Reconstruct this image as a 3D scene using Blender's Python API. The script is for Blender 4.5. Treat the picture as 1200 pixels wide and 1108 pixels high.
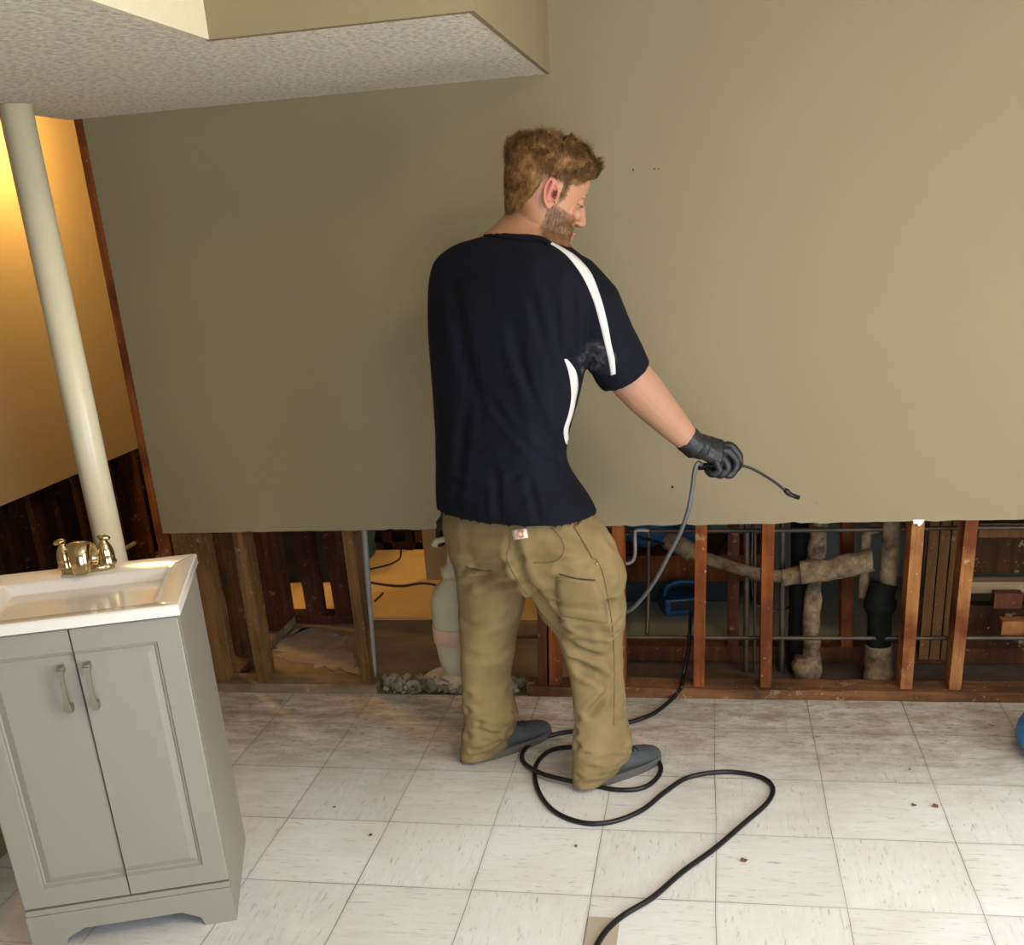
import bpy, bmesh, math, random
from mathutils import Vector, Matrix, noise
from mathutils.bvhtree import BVHTree
random.seed(7)
for o in list(bpy.data.objects): bpy.data.objects.remove(o)
S = bpy.context.scene; COL = S.collection
R_ = math.radians

# ------------------------------------------------------------ camera (a portrait phone photograph, cropped)
FPX, CX, CY, PITCH, ROLL, YAW, CAMH = 1234.1, 598.2, 749.7, .378, .071, -.200, 1.568
_f = Vector((math.sin(YAW)*math.cos(PITCH), math.cos(YAW)*math.cos(PITCH), -math.sin(PITCH)))
_r = Vector((math.cos(YAW), -math.sin(YAW), 0)); _d = _f.cross(_r)
c_, s_ = math.cos(ROLL), math.sin(ROLL)
RX = c_*_r + s_*_d; DX = -s_*_r + c_*_d; CAMP = Vector((0, 0, CAMH))
cd = bpy.data.cameras.new('camera'); cam = bpy.data.objects.new('camera', cd); COL.objects.link(cam)
cam.matrix_world = Matrix.Translation(CAMP) @ Matrix((RX, -DX, -_f)).transposed().to_4x4()
cd.sensor_fit = 'HORIZONTAL'; cd.sensor_width = 36; cd.lens = FPX/1200*36
cd.shift_x = (600-CX)/1200; cd.shift_y = (CY-554)/1200; cd.clip_start = .05
S.camera = cam

# ------------------------------------------------------------ world and lights
w = bpy.data.worlds.new('world'); S.world = w; w.use_nodes = True
w.node_tree.nodes['Background'].inputs[0].default_value = (.62, .78, 1, 1)
w.node_tree.nodes['Background'].inputs[1].default_value = 1.0
def area(name, loc, target, sx, sy, power, col):
    l = bpy.data.lights.new(name, 'AREA'); l.shape = 'RECTANGLE'; l.size = sx; l.size_y = sy; l.energy = power; l.color = col
    o = bpy.data.objects.new(name, l); COL.objects.link(o); o.location = loc
    o.rotation_euler = (Vector(target)-Vector(loc)).to_track_quat('-Z', 'Y').to_euler(); return o
def point(name, loc, power, col, rad=.06):
    l = bpy.data.lights.new(name, 'POINT'); l.energy = power; l.color = col; l.shadow_soft_size = rad
    o = bpy.data.objects.new(name, l); COL.objects.link(o); o.location = loc; return o
area('patio_daylight', (2.52, .75, 1.25), (-.2, 2.6, .5), 1.7, 1.7, 82, (.90, .95, 1.0))
sl = bpy.data.lights.new('bounce_sun', 'SUN'); sl.energy = 13; sl.angle = R_(1.5); sl.color = (1, .96, .88); so = bpy.data.objects.new('bounce_sun', sl); COL.objects.link(so)  # added sun; its floor patch out of view bounces light to the ceiling
so.rotation_euler = Vector((-.55, .55, -1.0)).to_track_quat('-Z', 'Y').to_euler(); so.location = (3, -4, 4)
area('rear_window_daylight', (.9, -1.22, 1.05), (.6, 2.0, .0), 2.1, 1.7, 70, (.70, .85, 1.0))
area('ceiling_fixture_light', (.75, 1.0, 2.41), (.75, 1.0, 0), .7, .7, 30, (1, .78, .48))
point('bare_bulb_light', (-2.56, 4.25, 2.04), 44, (1, .60, .20))
point('back_room_bulb_light', (-1.0, 5.0, 2.0), 28, (1, .72, .34))
S.view_settings.view_transform = 'Standard'; S.view_settings.look = 'None'
S.view_settings.exposure = 0.06; S.view_settings.gamma = 1; S.view_settings.use_curve_mapping = False
S.cycles.max_bounces = 8

# ------------------------------------------------------------ point helpers: a photo point at a real distance
def ray(x, y): return RX*((x-CX)/FPX) + DX*((y-CY)/FPX) + _f
def U(x, y, Y): d = ray(x, y); return CAMP + d*(Y/d.y)
def G(x, y, z=0.): d = ray(x, y); return CAMP + d*((z-CAMH)/d.z)
def ppm(P): return FPX/((Vector(P)-CAMP).dot(_f))

# ------------------------------------------------------------ object helpers
def link(o, parent=None):
    COL.objects.link(o)
    if parent is not None: o.parent = parent
    return o
def tag(o, label=None, cat=None, group=None, kind=None):
    if label: o['label'] = label
    if cat: o['category'] = cat
    if group: o['group'] = group
    if kind: o['kind'] = kind
    return o
def thing(name, label, cat, loc=(0, 0, 0), rz=0, group=None):
    o = bpy.data.objects.new(name, None); o.empty_display_size = .1; link(o); o.location = loc; o.rotation_euler = (0, 0, rz)
    return tag(o, label, cat, group)
def obj(name, bm, mat, parent=None, smooth=False, world=False):
    if isinstance(bm, bmesh.types.BMesh):
        me = bpy.data.meshes.new(name); bmesh.ops.recalc_face_normals(bm, faces=bm.faces); bm.to_mesh(me); bm.free()
    else: me = bm; me.name = name
    me.materials.clear()
    for m in (mat if isinstance(mat, (list, tuple)) else [mat]): me.materials.append(m)
    if smooth: me.polygons.foreach_set('use_smooth', [True]*len(me.polygons))
    o = bpy.data.objects.new(name, me); link(o, parent)
    if world and parent is not None:
        M = Matrix.Translation(parent.location) @ parent.rotation_euler.to_matrix().to_4x4()
        me.transform(M.inverted())
    return o
def BM(): return bmesh.new()
def box(bm, a, b, bevel=0, M=None):
    a = Vector(a); b = Vector(b)
    r = bmesh.ops.create_cube(bm, size=1, matrix=Matrix.Translation((a+b)/2) @ Matrix.Diagonal((*(b-a), 1)))
    vs = r['verts']
    if bevel:
        es = list({e for v in vs for e in v.link_edges})
        rr = bmesh.ops.bevel(bm, geom=es, offset=bevel, segments=2, affect='EDGES', profile=.6)
        vs = list({v for f in rr['faces'] for v in f.verts} | {v for v in vs if v.is_valid})
    if M is not None: bmesh.ops.transform(bm, matrix=M, verts=[v for v in vs if v.is_valid])
    return vs
def ring_loft(bm, rings, cap=True, closed=False):
    vr = [[bm.verts.new(p) for p in r] for r in rings]; n = len(vr[0])
    m = len(vr) if closed else len(vr)-1
    for i in range(m):
        a = vr[i]; b = vr[(i+1) % len(vr)]
        for k in range(n): bm.faces.new((a[k], a[(k+1) % n], b[(k+1) % n], b[k]))
    if cap and not closed: bm.faces.new(vr[0][::-1]); bm.faces.new(vr[-1])
def catmull(pts, sub=6):
    P = [Vector(p) for p in pts]; out = []
    for i in range(len(P)-1):
        p0 = P[max(i-1, 0)]; p1 = P[i]; p2 = P[i+1]; p3 = P[min(i+2, len(P)-1)]
        for k in range(sub):
            t = k/sub
            out.append(.5*((2*p1)+(p2-p0)*t+(2*p0-5*p1+4*p2-p3)*t*t+(-p0+3*p1-3*p2+p3)*t**3))
    out.append(P[-1]); return out
def tube(bm, pts, r, n=10, cap=True):
    P = [Vector(p) for p in pts]; rings = []; up = None
    for i, p in enumerate(P):
        t = (P[min(i+1, len(P)-1)]-P[max(i-1, 0)]).normalized()
        if up is None: up = t.orthogonal().normalized()
        up = (up - t*up.dot(t)).normalized(); s = t.cross(up)
        rr = r[i] if isinstance(r, (list, tuple)) else r
        rings.append([p + (up*math.cos(2*math.pi*k/n) + s*math.sin(2*math.pi*k/n))*rr for k in range(n)])
    ring_loft(bm, rings, cap)
def lathe(bm, prof, n=24, M=None, sx=1, sy=1):
    rings = [[Vector((r*sx*math.cos(2*math.pi*k/n), r*sy*math.sin(2*math.pi*k/n), z)) for k in range(n)] for r, z in prof]
    if M is not None: rings = [[M @ p for p in r] for r in rings]
    ring_loft(bm, rings)
def ellipsoid(bm, c, r, M=None, seg=20):
    X = Matrix.Translation(c) @ ((M.to_4x4() if M is not None else Matrix.Identity(4)) @ Matrix.Diagonal((*r, 1)))
    bmesh.ops.create_uvsphere(bm, u_segments=seg, v_segments=seg//2+2, radius=1, matrix=X)
def remesh(bm, voxel, smooth=2, fac=.5):
    me = bpy.data.meshes.new('work'); bm.to_mesh(me); bm.free()
    o = bpy.data.objects.new('work', me); COL.objects.link(o)
    m = o.modifiers.new('r', 'REMESH'); m.mode = 'VOXEL'; m.voxel_size = voxel
    if smooth:
        s = o.modifiers.new('s', 'SMOOTH'); s.factor = fac; s.iterations = smooth
    bpy.context.view_layer.update(); dg = bpy.context.evaluated_depsgraph_get(); dg.update()
    out = bpy.data.meshes.new_from_object(o.evaluated_get(dg)); bpy.data.objects.remove(o)
    return out
def displace(me, fn):
    ns = [v.normal.copy() for v in me.vertices]
    for v, n in zip(me.vertices, ns):
        d = fn(v.co, n)
        if d: v.co = v.co + n*d
    me.update()

# ------------------------------------------------------------ materials
class NT:
    def __init__(s, name):
        s.m = bpy.data.materials.new(name); s.m.use_nodes = True; s.t = s.m.node_tree; s.b = s.t.nodes['Principled BSDF']
        s.co = s.t.nodes.new('ShaderNodeTexCoord')
    def n(s, typ, **kw):
        nd = s.t.nodes.new(typ)
        for k, v in kw.items():
            if k in nd.inputs.keys() if isinstance(k, str) else False: s.set(nd, k, v)
            elif hasattr(nd, k): setattr(nd, k, v)
            else: s.set(nd, k.replace('_', ' '), v)
        return nd
    def set(s, nd, k, v):
        if isinstance(v, bpy.types.NodeSocket): s.t.links.new(v, nd.inputs[k])
        else:
            if isinstance(v, (tuple, list)) and len(v) == 3 and nd.inputs[k].type == 'RGBA': v = (*v, 1)
            nd.inputs[k].default_value = v
    def obj(s): return s.co.outputs['Object']
    def mapping(s, sc, vec=None):
        m = s.t.nodes.new('ShaderNodeMapping'); s.t.links.new(vec or s.obj(), m.inputs[0]); m.inputs['Scale'].default_value = sc; return m.outputs[0]
    def noise(s, scale, detail=4, vec=None, rough=.55, dist=0):
        nd = s.t.nodes.new('ShaderNodeTexNoise'); s.t.links.new(vec or s.obj(), nd.inputs['Vector'])
        nd.inputs['Scale'].default_value = scale; nd.inputs['Detail'].default_value = detail; nd.inputs['Roughness'].default_value = rough; nd.inputs['Distortion'].default_value = dist
        return nd.outputs['Fac']
    def ramp(s, fac, stops, interp='LINEAR'):
        r = s.t.nodes.new('ShaderNodeValToRGB'); s.t.links.new(fac, r.inputs[0]); r.color_ramp.interpolation = interp
        el = r.color_ramp.elements
        while len(el) < len(stops): el.new(.5)
        for e, (p, c) in zip(el, stops):
            e.position = p; e.color = (c, c, c, 1) if isinstance(c, (int, float)) else (*c, 1)
        return r.outputs[0]
    def math(s, op, a, b=0., c=None):
        m = s.t.nodes.new('ShaderNodeMath'); m.operation = op
        for i, v in enumerate((a, b) if c is None else (a, b, c)):
            if isinstance(v, bpy.types.NodeSocket): s.t.links.new(v, m.inputs[i])
            else: m.inputs[i].default_value = v
        return m.outputs[0]
    def mix(s, f, a, b, mode='MIX'):
        m = s.t.nodes.new('ShaderNodeMix'); m.data_type = 'RGBA'; m.blend_type = mode
        for i, v in ((0, f), (6, a), (7, b)):
            if isinstance(v, bpy.types.NodeSocket): s.t.links.new(v, m.inputs[i])
            else: m.inputs[i].default_value = (*v, 1) if isinstance(v, (tuple, list)) else v
        return m.outputs[2]
    def bump(s, h, strength=.3, dist=.002):
        b = s.t.nodes.new('ShaderNodeBump'); s.t.links.new(h, b.inputs['Height']); b.inputs['Strength'].default_value = strength; b.inputs['Distance'].default_value = dist
        s.t.links.new(b.outputs[0], s.b.inputs['Normal'])
    def base(s, c, rough=.6, metal=0, spec=.5):
        s.set(s.b, 'Base Color', c); s.set(s.b, 'Roughness', rough); s.set(s.b, 'Metallic', metal); s.set(s.b, 'Specular IOR Level', spec)
        return s.m
def plain(name, c, rough=.6, metal=0, bump=0, bscale=60, var=.08, spec=.5, sheen=0):
    t = NT(name); a = tuple(x*(1-var) for x in c); b = tuple(min(1, x*(1+var)) for x in c)
    col = t.ramp(t.noise(bscale*.25, 3), [(.3, a), (.7, b)])
    if bump: t.bump(t.noise(bscale, 3), bump)
    t.base(col, rough, metal, spec)
    if sheen: t.b.inputs['Sheen Weight'].default_value = sheen
    return t.m
def wood(name, dark, light, stain=(.03, .012, .006), amount=.5, horiz=False, rough=.75, paint=.35):
    t = NT(name)
    v = t.mapping((1.2, 1.2, 1) if horiz else (14, 14, 1.1)) if not horiz else t.mapping((1.1, 14, 14))
    g = t.ramp(t.noise(3.2, 6, v, .6, .6), [(.28, dark), (.62, light)])
    st = t.ramp(t.noise(5, 5), [(.42, 0.), (.62, 1.)])
    f = t.math('MULTIPLY', st, amount)
    g = t.mix(f, g, stain)
    sp = t.ramp(t.noise(70, 3), [(.69, 0.), (.74, 1.)])
    g = t.mix(t.math('MULTIPLY', sp, .45), g, (.55, .45, .32))
    pf = t.ramp(t.noise(17, 7, None, .75), [(.60, 0.), (.64, 1.)]); g = t.mix(t.math('MULTIPLY', pf, paint), g, (.36, .25, .14))
    t.bump(t.noise(3.2, 6, v), .4, .002)
    return t.base(g, .9, 0, .15)
T = .3048
def m_floor():
    t = NT('vinyl_tile'); x0, y0 = .021, 3.091
    sp = t.n('ShaderNodeSeparateXYZ'); t.t.links.new(t.obj(), sp.inputs[0])
    wob = t.math('MULTIPLY', t.math('SUBTRACT', t.noise(2.2, 2), .5), .012)
    u = t.math('DIVIDE', t.math('SUBTRACT', t.math('ADD', sp.outputs[0], wob), x0), T); v = t.math('DIVIDE', t.math('SUBTRACT', sp.outputs[1], y0), T)
    fu = t.math('FRACT', u); fv = t.math('FRACT', v)
    du = t.math('MINIMUM', fu, t.math('SUBTRACT', 1, fu)); dv = t.math('MINIMUM', fv, t.math('SUBTRACT', 1, fv))
    gapvar = t.math('MULTIPLY', t.ramp(t.noise(1.7, 2), [(.35, .25), (.7, 1.)]), .0055)
    d = t.math('MINIMUM', du, dv)
    seam = t.math('LESS_THAN', d, gapvar)
    soft = t.ramp(d, [(0, 1.), (.035, 0.)])
    iu = t.math('FLOOR', u); iv = t.math('FLOOR', v)
    par = t.math('MODULO', t.math('ADD', t.math('ADD', iu, iv), 200), 2.)
    cid = t.n('ShaderNodeCombineXYZ'); t.t.links.new(iu, cid.inputs[0]); t.t.links.new(iv, cid.inputs[1])
    wn = t.n('ShaderNodeTexWhiteNoise'); t.t.links.new(cid.outputs[0], wn.inputs['Vector'])
    tone = t.ramp(wn.outputs['Value'], [(0, (.71, .705, .70)), (1, (.79, .79, .785))])
    A = t.noise(1, 5, t.mapping((95, 12, 1)), .7, .8); B = t.noise(1, 5, t.mapping((12, 95, 1)), .7, .8)
    pk = t.mix(par, A, B)
    streak = t.ramp(pk, [(.27, .52), (.40, .95), (.62, 1.), (.78, 1.12)])
    col = t.mix(1., tone, streak, 'MULTIPLY')
    fa = t.noise(1, 2, t.mapping((150, 22, 1)), .5, .3); fb = t.noise(1, 2, t.mapping((22, 150, 1)), .5, .3)
    fl = t.ramp(t.mix(par, fa, fb), [(.66, 0.), (.71, 1.)])
    col = t.mix(t.math('MULTIPLY', fl, .5), col, (.26, .22, .18))
    big = t.ramp(t.noise(1.6, 6, None, .65, .5), [(.35, (.72, .66, .58)), (.6, (1, 1, 1))])
    col = t.mix(.4, col, big, 'MULTIPLY')
    # dirt gathers towards the opened wall; left ramp paints in the vanity's brown shadow
    near = t.math('MULTIPLY', t.ramp(t.math('DIVIDE', sp.outputs[1], 4.), [(.58, 0.), (.66, .25), (.73, .75), (.79, 1.)]), 1.)
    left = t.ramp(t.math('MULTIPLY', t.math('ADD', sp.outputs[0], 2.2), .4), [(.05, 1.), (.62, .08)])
    dn = t.ramp(t.noise(7, 7, t.mapping((1, 2.6, 1)), .7), [(.32, .35), (.62, 1.)])
    dirt = t.math('MULTIPLY', t.math('MAXIMUM', near, t.math('MULTIPLY', left, .5)), dn)  # real dirt near the wall plus painted shade at left
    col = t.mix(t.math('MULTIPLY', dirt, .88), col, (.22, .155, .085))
    grit = t.ramp(t.noise(26, 8, t.mapping((1, 2.4, 1)), .75), [(.55, 0.), (.66, 1.)])
    edge = t.ramp(t.math('DIVIDE', sp.outputs[1], 4.), [(.68, .0), (.76, .9)])
    col = t.mix(t.math('MULTIPLY', grit, t.math('MULTIPLY', edge, .95)), col, (.075, .045, .025))
    spk = t.ramp(t.noise(55, 4), [(.70, 0.), (.745, 1.)])
    col = t.mix(t.math('MULTIPLY', spk, .5), col, (.14, .09, .06))
    col = t.mix(t.math('MULTIPLY', soft, .14), col, (.20, .16, .12))
    col = t.mix(t.math('MULTIPLY', seam, .75), col, (.07, .05, .035))
    t.bump(pk, .15, .001)
    return t.base(col, .62, 0, .35)
def m_popcorn():
    t = NT('popcorn_texture')
    v = t.n('ShaderNodeTexVoronoi'); t.t.links.new(t.obj(), v.inputs['Vector']); v.inputs['Scale'].default_value = 46
    h = t.math('SUBTRACT', t.noise(85, 5, None, .75), t.math('MULTIPLY', v.outputs['Distance'], .7))
    t.bump(h, 1., .013)
    return t.base(t.ramp(t.noise(72, 4, None, .7), [(.34, (.60, .51, .37)), (.5, (.90, .80, .62)), (.66, (1, .95, .78))]), .9)
def m_wall():
    t = NT('tan_wall_paint')
    sp = t.n('ShaderNodeTexVoronoi')
    col = t.ramp(t.noise(1.1, 3), [(.3, (.226, .176, .094)), (.7, (.244, .191, .103))])
    t.bump(t.noise(240, 3), .06, .001)
    return t.base(col, .62, 0, .35)
M = {}
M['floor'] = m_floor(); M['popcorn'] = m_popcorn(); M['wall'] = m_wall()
M['white_ceiling'] = plain('white_ceiling_paint', (.72, .70, .66), .9)
M['lit_wall'] = plain('lit_wall_cream', (.70, .60, .41), .7, bump=.05, bscale=200, var=.02)  # cream copy of the wall paint with lamplight on the step painted in
M['yellow_wall'] = plain('yellow_tan_drywall', (.27, .20, .10), .7, bump=.04, bscale=200, var=.03)
M['gypsum'] = plain('torn_gypsum', (.75, .72, .68), .95, bump=.3)
M['stud_left'] = wood('aged_tan_lumber', (.085, .040, .013), (.19, .095, .032), (.05, .022, .008), .45)
M['stud_right'] = wood('red_brown_lumber', (.105, .024, .005), (.22, .062, .012), (.06, .016, .008), .75)
M['stud_pale'] = wood('spattered_orange_lumber', (.18, .065, .018), (.32, .14, .045), (.10, .022, .008), .9, paint=.8)
M['stud_dark'] = wood('dark_brown_lumber', (.045, .013, .007), (.10, .032, .014), (.02, .008, .004), .6)  # darker lumber tone, mostly for the timbers farther back
M['plate'] = wood('dirty_plate_lumber', (.07, .028, .011), (.17, .075, .03), (.03, .015, .008), .7, True)
M['plate_pale'] = wood('dusty_plate_lumber', (.13, .085, .045), (.24, .17, .10), (.08, .05, .03), .6, True)
M['plank'] = wood('plank_lumber', (.065, .028, .009), (.12, .055, .018), (.07, .03, .012), .4)
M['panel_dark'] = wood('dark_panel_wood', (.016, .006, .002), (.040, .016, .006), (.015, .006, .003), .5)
M['slab_unlit'] = plain('unlit_brown_concrete', (.20, .14, .075), .9, bump=.3, bscale=18, var=.3)  # unlit strip of the back floor, its shade painted as darker brown
M['slab_lit'] = plain('lamplit_yellow_concrete', (.46, .31, .13), .85, bump=.1, bscale=12, var=.12)  # lamplight on the back floor painted in as yellow
M['slab_grey'] = plain('grey_green_vinyl_floor', (.26, .27, .215), .6, bscale=8, var=.06)
M['wall_green'] = plain('grey_green_back_wall', (.20, .215, .17), .8, bscale=8, var=.05)
M['dust'] = plain('plaster_dust', (.26, .20, .15), .95, bump=.5, bscale=60, var=.2)
M['dirt'] = plain('dark_dirt', (.05, .028, .016), .95, bump=.6, bscale=50, var=.4)
M['cabinet'] = plain('grey_painted_wood', (.275, .250, .205), .38, var=.01)
M['gap_shade'] = plain('cabinet_gap_shade', (.04, .04, .04), .8)
M['sink'] = plain('white_cultured_marble', (.76, .70, .62), .12, var=.01)
M['brass'] = plain('polished_brass', (.55, .41, .22), .14, 1, var=.03)
M['nickel'] = plain('brushed_nickel', (.40, .36, .30), .35, 1, var=.03)
M['pole'] = plain('cream_gloss_paint', (.76, .66, .44), .3, var=.01)
M['black_rubber'] = plain('black_rubber', (.008, .008, .009), .35, var=.02, spec=.35)
M['grey_rubber'] = plain('grey_hose_rubber', (.085, .085, .080), .35, var=.03)
M['iron'] = plain('black_cast_iron', (.006, .006, .005), .9, spec=.1, bump=.4, bscale=40, var=.3)
M['copper'] = plain('tarnished_pipe', (.055, .038, .022), .5, .4, bump=.2, bscale=60, var=.35)
M['conduit'] = plain('pale_grey_pipe', (.20, .18, .145), .5, var=.1)
def m_wrap():
    t = NT('crumbling_pipe_wrap')
    c = t.ramp(t.noise(14, 6, None, .7), [(.36, (.028, .016, .008)), (.50, (.13, .085, .042)), (.7, (.25, .18, .095))])
    t.bump(t.noise(45, 6, None, .7), .9, .006); return t.base(c, .95)
M['wrap'] = m_wrap()
M['blue'] = plain('blue_plastic', (.012, .16, .42), .35, var=.03)
M['blue_tool'] = plain('deep_blue_plastic', (.006, .055, .13), .5, var=.05)
M['blue_dark'] = plain('blue_bag_fabric', (.015, .08, .17), .7, bump=.4, bscale=30, var=.3)
M['black_fabric'] = plain('black_fabric', (.012, .013, .014), .8, bump=.4, bscale=40, var=.3)
M['teal'] = plain('teal_fabric', (.03, .09, .10), .7, bump=.4, bscale=40, var=.3)
M['red'] = plain('red_plastic', (.30, .008, .01), .5, var=.1)
M['chip'] = plain('dry_leaf', (.16, .07, .035), .9, var=.3)
M['card'] = plain('tan_cardboard', (.40, .34, .26), .85, var=.05)
M['patch_orange'] = plain('orange_thread', (.62, .22, .09), .8)
M['patch_white'] = plain('white_patch', (.66, .58, .50), .8)

# ------------------------------------------------------------ structure
def struct(name, bm, m, smooth=False): return tag(obj(name, bm, m, None, smooth), kind='structure')
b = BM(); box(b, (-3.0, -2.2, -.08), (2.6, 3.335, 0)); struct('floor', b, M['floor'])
b = BM(); box(b, (-3.0, 3.335, -.09), (-.35, 4.10, -.004)); struct('floor_wall_cavity', b, M['slab_unlit'])
b = BM(); box(b, (-3.0, 4.10, -.08), (-.62, 5.7, 0)); struct('floor_back_left', b, M['slab_lit'])
b = BM(); box(b, (-.35, 3.335, -.09), (2.6, 3.74, -.006)); struct('floor_pipe_chase', b, M['dirt'])
b = BM(); box(b, (-.62, 4.10, -.08), (2.6, 5.7, -.0)); box(b, (-.35, 3.74, -.08), (2.6, 4.10, 0)); struct('floor_back_right', b, M['slab_grey'])
WY = 3.335
def cut_sheet(x0, x1, y0, y1, zt, zcut, amp=.004, n=220):
    bm = BM(); rows = []
    for i in range(n+1):
        x = x0+(x1-x0)*i/n
        z = zcut + amp*(noise.noise(Vector((x*18, 1, 3)))) + (amp*.9 if noise.noise(Vector((x*55, 7, 3))) > .38 else 0)
        rows.append([bm.verts.new((x, y0, z)), bm.verts.new((x, y1, z+.001)), bm.verts.new((x, y1, zt)), bm.verts.new((x, y0, zt))])
    for a, c in zip(rows, rows[1:]):
        for k in range(4): bm.faces.new((a[k], a[(k+1) % 4], c[(k+1) % 4], c[k]))
    bm.faces.new(rows[0][::-1]); bm.faces.new(rows[-1]); return bm
o = struct('wall_back', cut_sheet(-1.905, 2.6, WY, WY+.0127, 2.44, .618), M['wall'])
# nail pops and small dents on the wall, the torn corner of the sheet
for k, (px, py, r) in enumerate(((742, 199, .0022), (767, 198, .002), (772, 198, .0015), (788, 571, .0035), (957, 590, .0012))):
    b = BM(); p = U(px, py, WY-.0006); bmesh.ops.create_uvsphere(b, u_segments=8, v_segments=6, radius=1, matrix=Matrix.Translation(p) @ Matrix.Diagonal((r, .0012, r*1.2, 1)))
    tag(obj('nail_hole', b, M['iron']), ('dark dent in the tan wall, lowest one beside the grey hose' if k == 3 else 'single tiny nail hole in the tan wall, nearest the man\'s head' if k == 0 else 'one of two close tiny nail holes farther right of the man\'s head' if k < 3 else 'tiny nail hole low in the tan wall right of the spray nozzle'), 'nail hole', 'nail holes in the tan wall')
b = BM(); p = U(1076, 612, WY+.001)
vs = [b.verts.new((p.x+dx, yy, p.z+dz)) for yy in (WY-.002, WY+.006) for dx, dz in ((-.017, .008), (.018, .008), (.012, -.006), (.003, -.014), (-.004, -.004), (-.012, -.006))]
b.faces.new(vs[:6][::-1]); b.faces.new(vs[6:])
for k in range(6): b.faces.new((vs[k], vs[(k+1) % 6], vs[6+(k+1) % 6], vs[6+k]))
tag(obj('torn_drywall_flap', b, M['gypsum']), 'white torn flap hanging at the cut wall edge above an orange stud', 'drywall scrap')
# dropped ceiling with its step
CZ = 1.946
b = BM()
outline = [(-1.95, -2.2), (-.998, -2.2), (-.998, 2.284), (-.452, 2.292), (-.455, WY), (-1.95, WY)]
bot = [b.verts.new((x, y, CZ)) for x, y in outline]; top = [b.verts.new((x, y, CZ+.012)) for x, y in outline]
b.faces.new(bot); b.faces.new(top[::-1])
for k in range(6): b.faces.new((bot[k], bot[(k+1) % 6], top[(k+1) % 6], top[k]))
struct('ceiling', b, M['popcorn'])
b = BM(); box(b, (-1.0, -2.2, CZ-.001), (-.99, 2.275, 2.44)); struct('trim_1', b, M['lit_wall'])
b = BM(); box(b, (-1.0, 2.276, CZ-.001), (-.446, 2.296, 2.44)); struct('trim_2', b, M['wall'])
b = BM(); box(b, (-.458, 2.297, CZ-.001), (-.446, WY, 2.44)); struct('trim_3', b, M['wall'])
b = BM(); box(b, (-3.1, -2.2, 2.44), (2.7, 5.8, 2.5)); struct('ceiling_upper', b, M['white_ceiling'])
# the unseen sides of this room, with the glazed opening that lights it
b = BM(); box(b, (2.6, -2.2, 0), (2.7, -.15, 2.5)); box(b, (2.6, 1.65, 0), (2.7, 5.7, 2.5)); box(b, (2.6, -.15, 2.15), (2.7, 1.65, 2.5)); box(b, (2.6, -.15, 0), (2.7, 1.65, .3)); struct('wall_right', b, M['wall'])
b = BM(); box(b, (-3.0, -1.4, 0), (-.3, -1.3, 2.5)); box(b, (2.1, -1.4, 0), (2.7, -1.3, 2.5)); box(b, (-.3, -1.4, 2.1), (2.1, -1.3, 2.5)); box(b, (-.3, -1.4, 0), (2.1, -1.3, .1))
struct('wall_front', b, M['wall'])
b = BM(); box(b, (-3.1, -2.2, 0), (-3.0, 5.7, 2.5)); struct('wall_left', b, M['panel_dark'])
b = BM(); box(b, (-3.0, -2.2, 2.3), (-1.95, 5.7, 2.36)); box(b, (-1.95, WY+.02, 2.3), (2.6, 5.7, 2.36)); struct('ceiling_back', b, M['white_ceiling'])
b = BM(); box(b, (-1.97, -1.3, 0), (-1.951, 2.5, CZ-.002)); struct('wall_light_block', b, M['wall'])  # unseen partition added to keep daylight off the yellow wall
# left room: yellow sheet with its lower two feet cut away
YX = -2.85
b = BM(); box(b, (YX-.0127, 2.0, .62), (YX, 4.945, 2.3)); struct('wall_left_room', b, M['yellow_wall'])
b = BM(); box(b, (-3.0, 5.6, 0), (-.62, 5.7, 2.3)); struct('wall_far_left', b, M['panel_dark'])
b = BM(); box(b, (-.62, 4.62, 0), (2.6, 4.7, 2.3)); struct('wall_far_right', b, M['wall_green'])
b = BM(); box(b, (-.66, 4.1, 0), (-.62, 5.7, 2.3)); struct('wall_divider', b, M['yellow_wall'])
A = U(497, 650, 4.62); b = BM(); box(b, (A.x, 4.62, 0), (-.66, 4.66, 2.3)); struct('wall_back_panel', b, M['yellow_wall'])
b = BM(); box(b, (-.36, 3.74, -.002), (-.33, 4.1, .02)); struct('trim_4', b, M['stud_dark'])

# ------------------------------------------------------------ framing of the opened wall
def stud(name, label, xb, xt, y0, m, wd=.038, dp=.089, z0=.038, z1=.60, top=1.93, grp=None, cat='stud'):
    k = (xt-xb)/(z1-z0); bm = BM()
    zs = [z0, z0+.2, z0+.4, z1, z1+.1] + ([top] if top > .8 else [])
    rings = []
    for z in zs:
        x = xb+k*(min(z, .75)-z0)
        rings.append([Vector((x+sx*wd, y0+sy*dp, z)) for sx, sy in ((0, 0), (1, 0), (1, 1), (0, 1))])
    ring_loft(bm, rings)
    bmesh.ops.bevel(bm, geom=[e for e in bm.edges if abs(e.verts[0].co.z-e.verts[1].co.z) > .05], offset=.002, segments=1, affect='EDGES')
    o = obj(name, bm, m); tag(o, label, cat, grp); return o
FY = WY+.0135
def fx(px, py, Y=FY): return U(px, py, Y).x
GS = 'front row of wall studs'
for k, (a, lab) in enumerate(((-1.884, 'tan wall stud of the triple corner post, the one farthest left beside the vanity'), (-1.8455, 'middle tan stud of the triple corner post right of the vanity'), (-1.807, 'right-hand tan stud of the triple corner post right of the vanity'))):
    stud('wall_stud', lab, a+.004, a, FY, M['stud_left'], grp=GS)
stud('wall_stud', 'single tan leaning stud just right of the triple corner post', fx(302, 800)-.002, fx(272, 627), FY, M['stud_left'], grp=GS)
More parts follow.
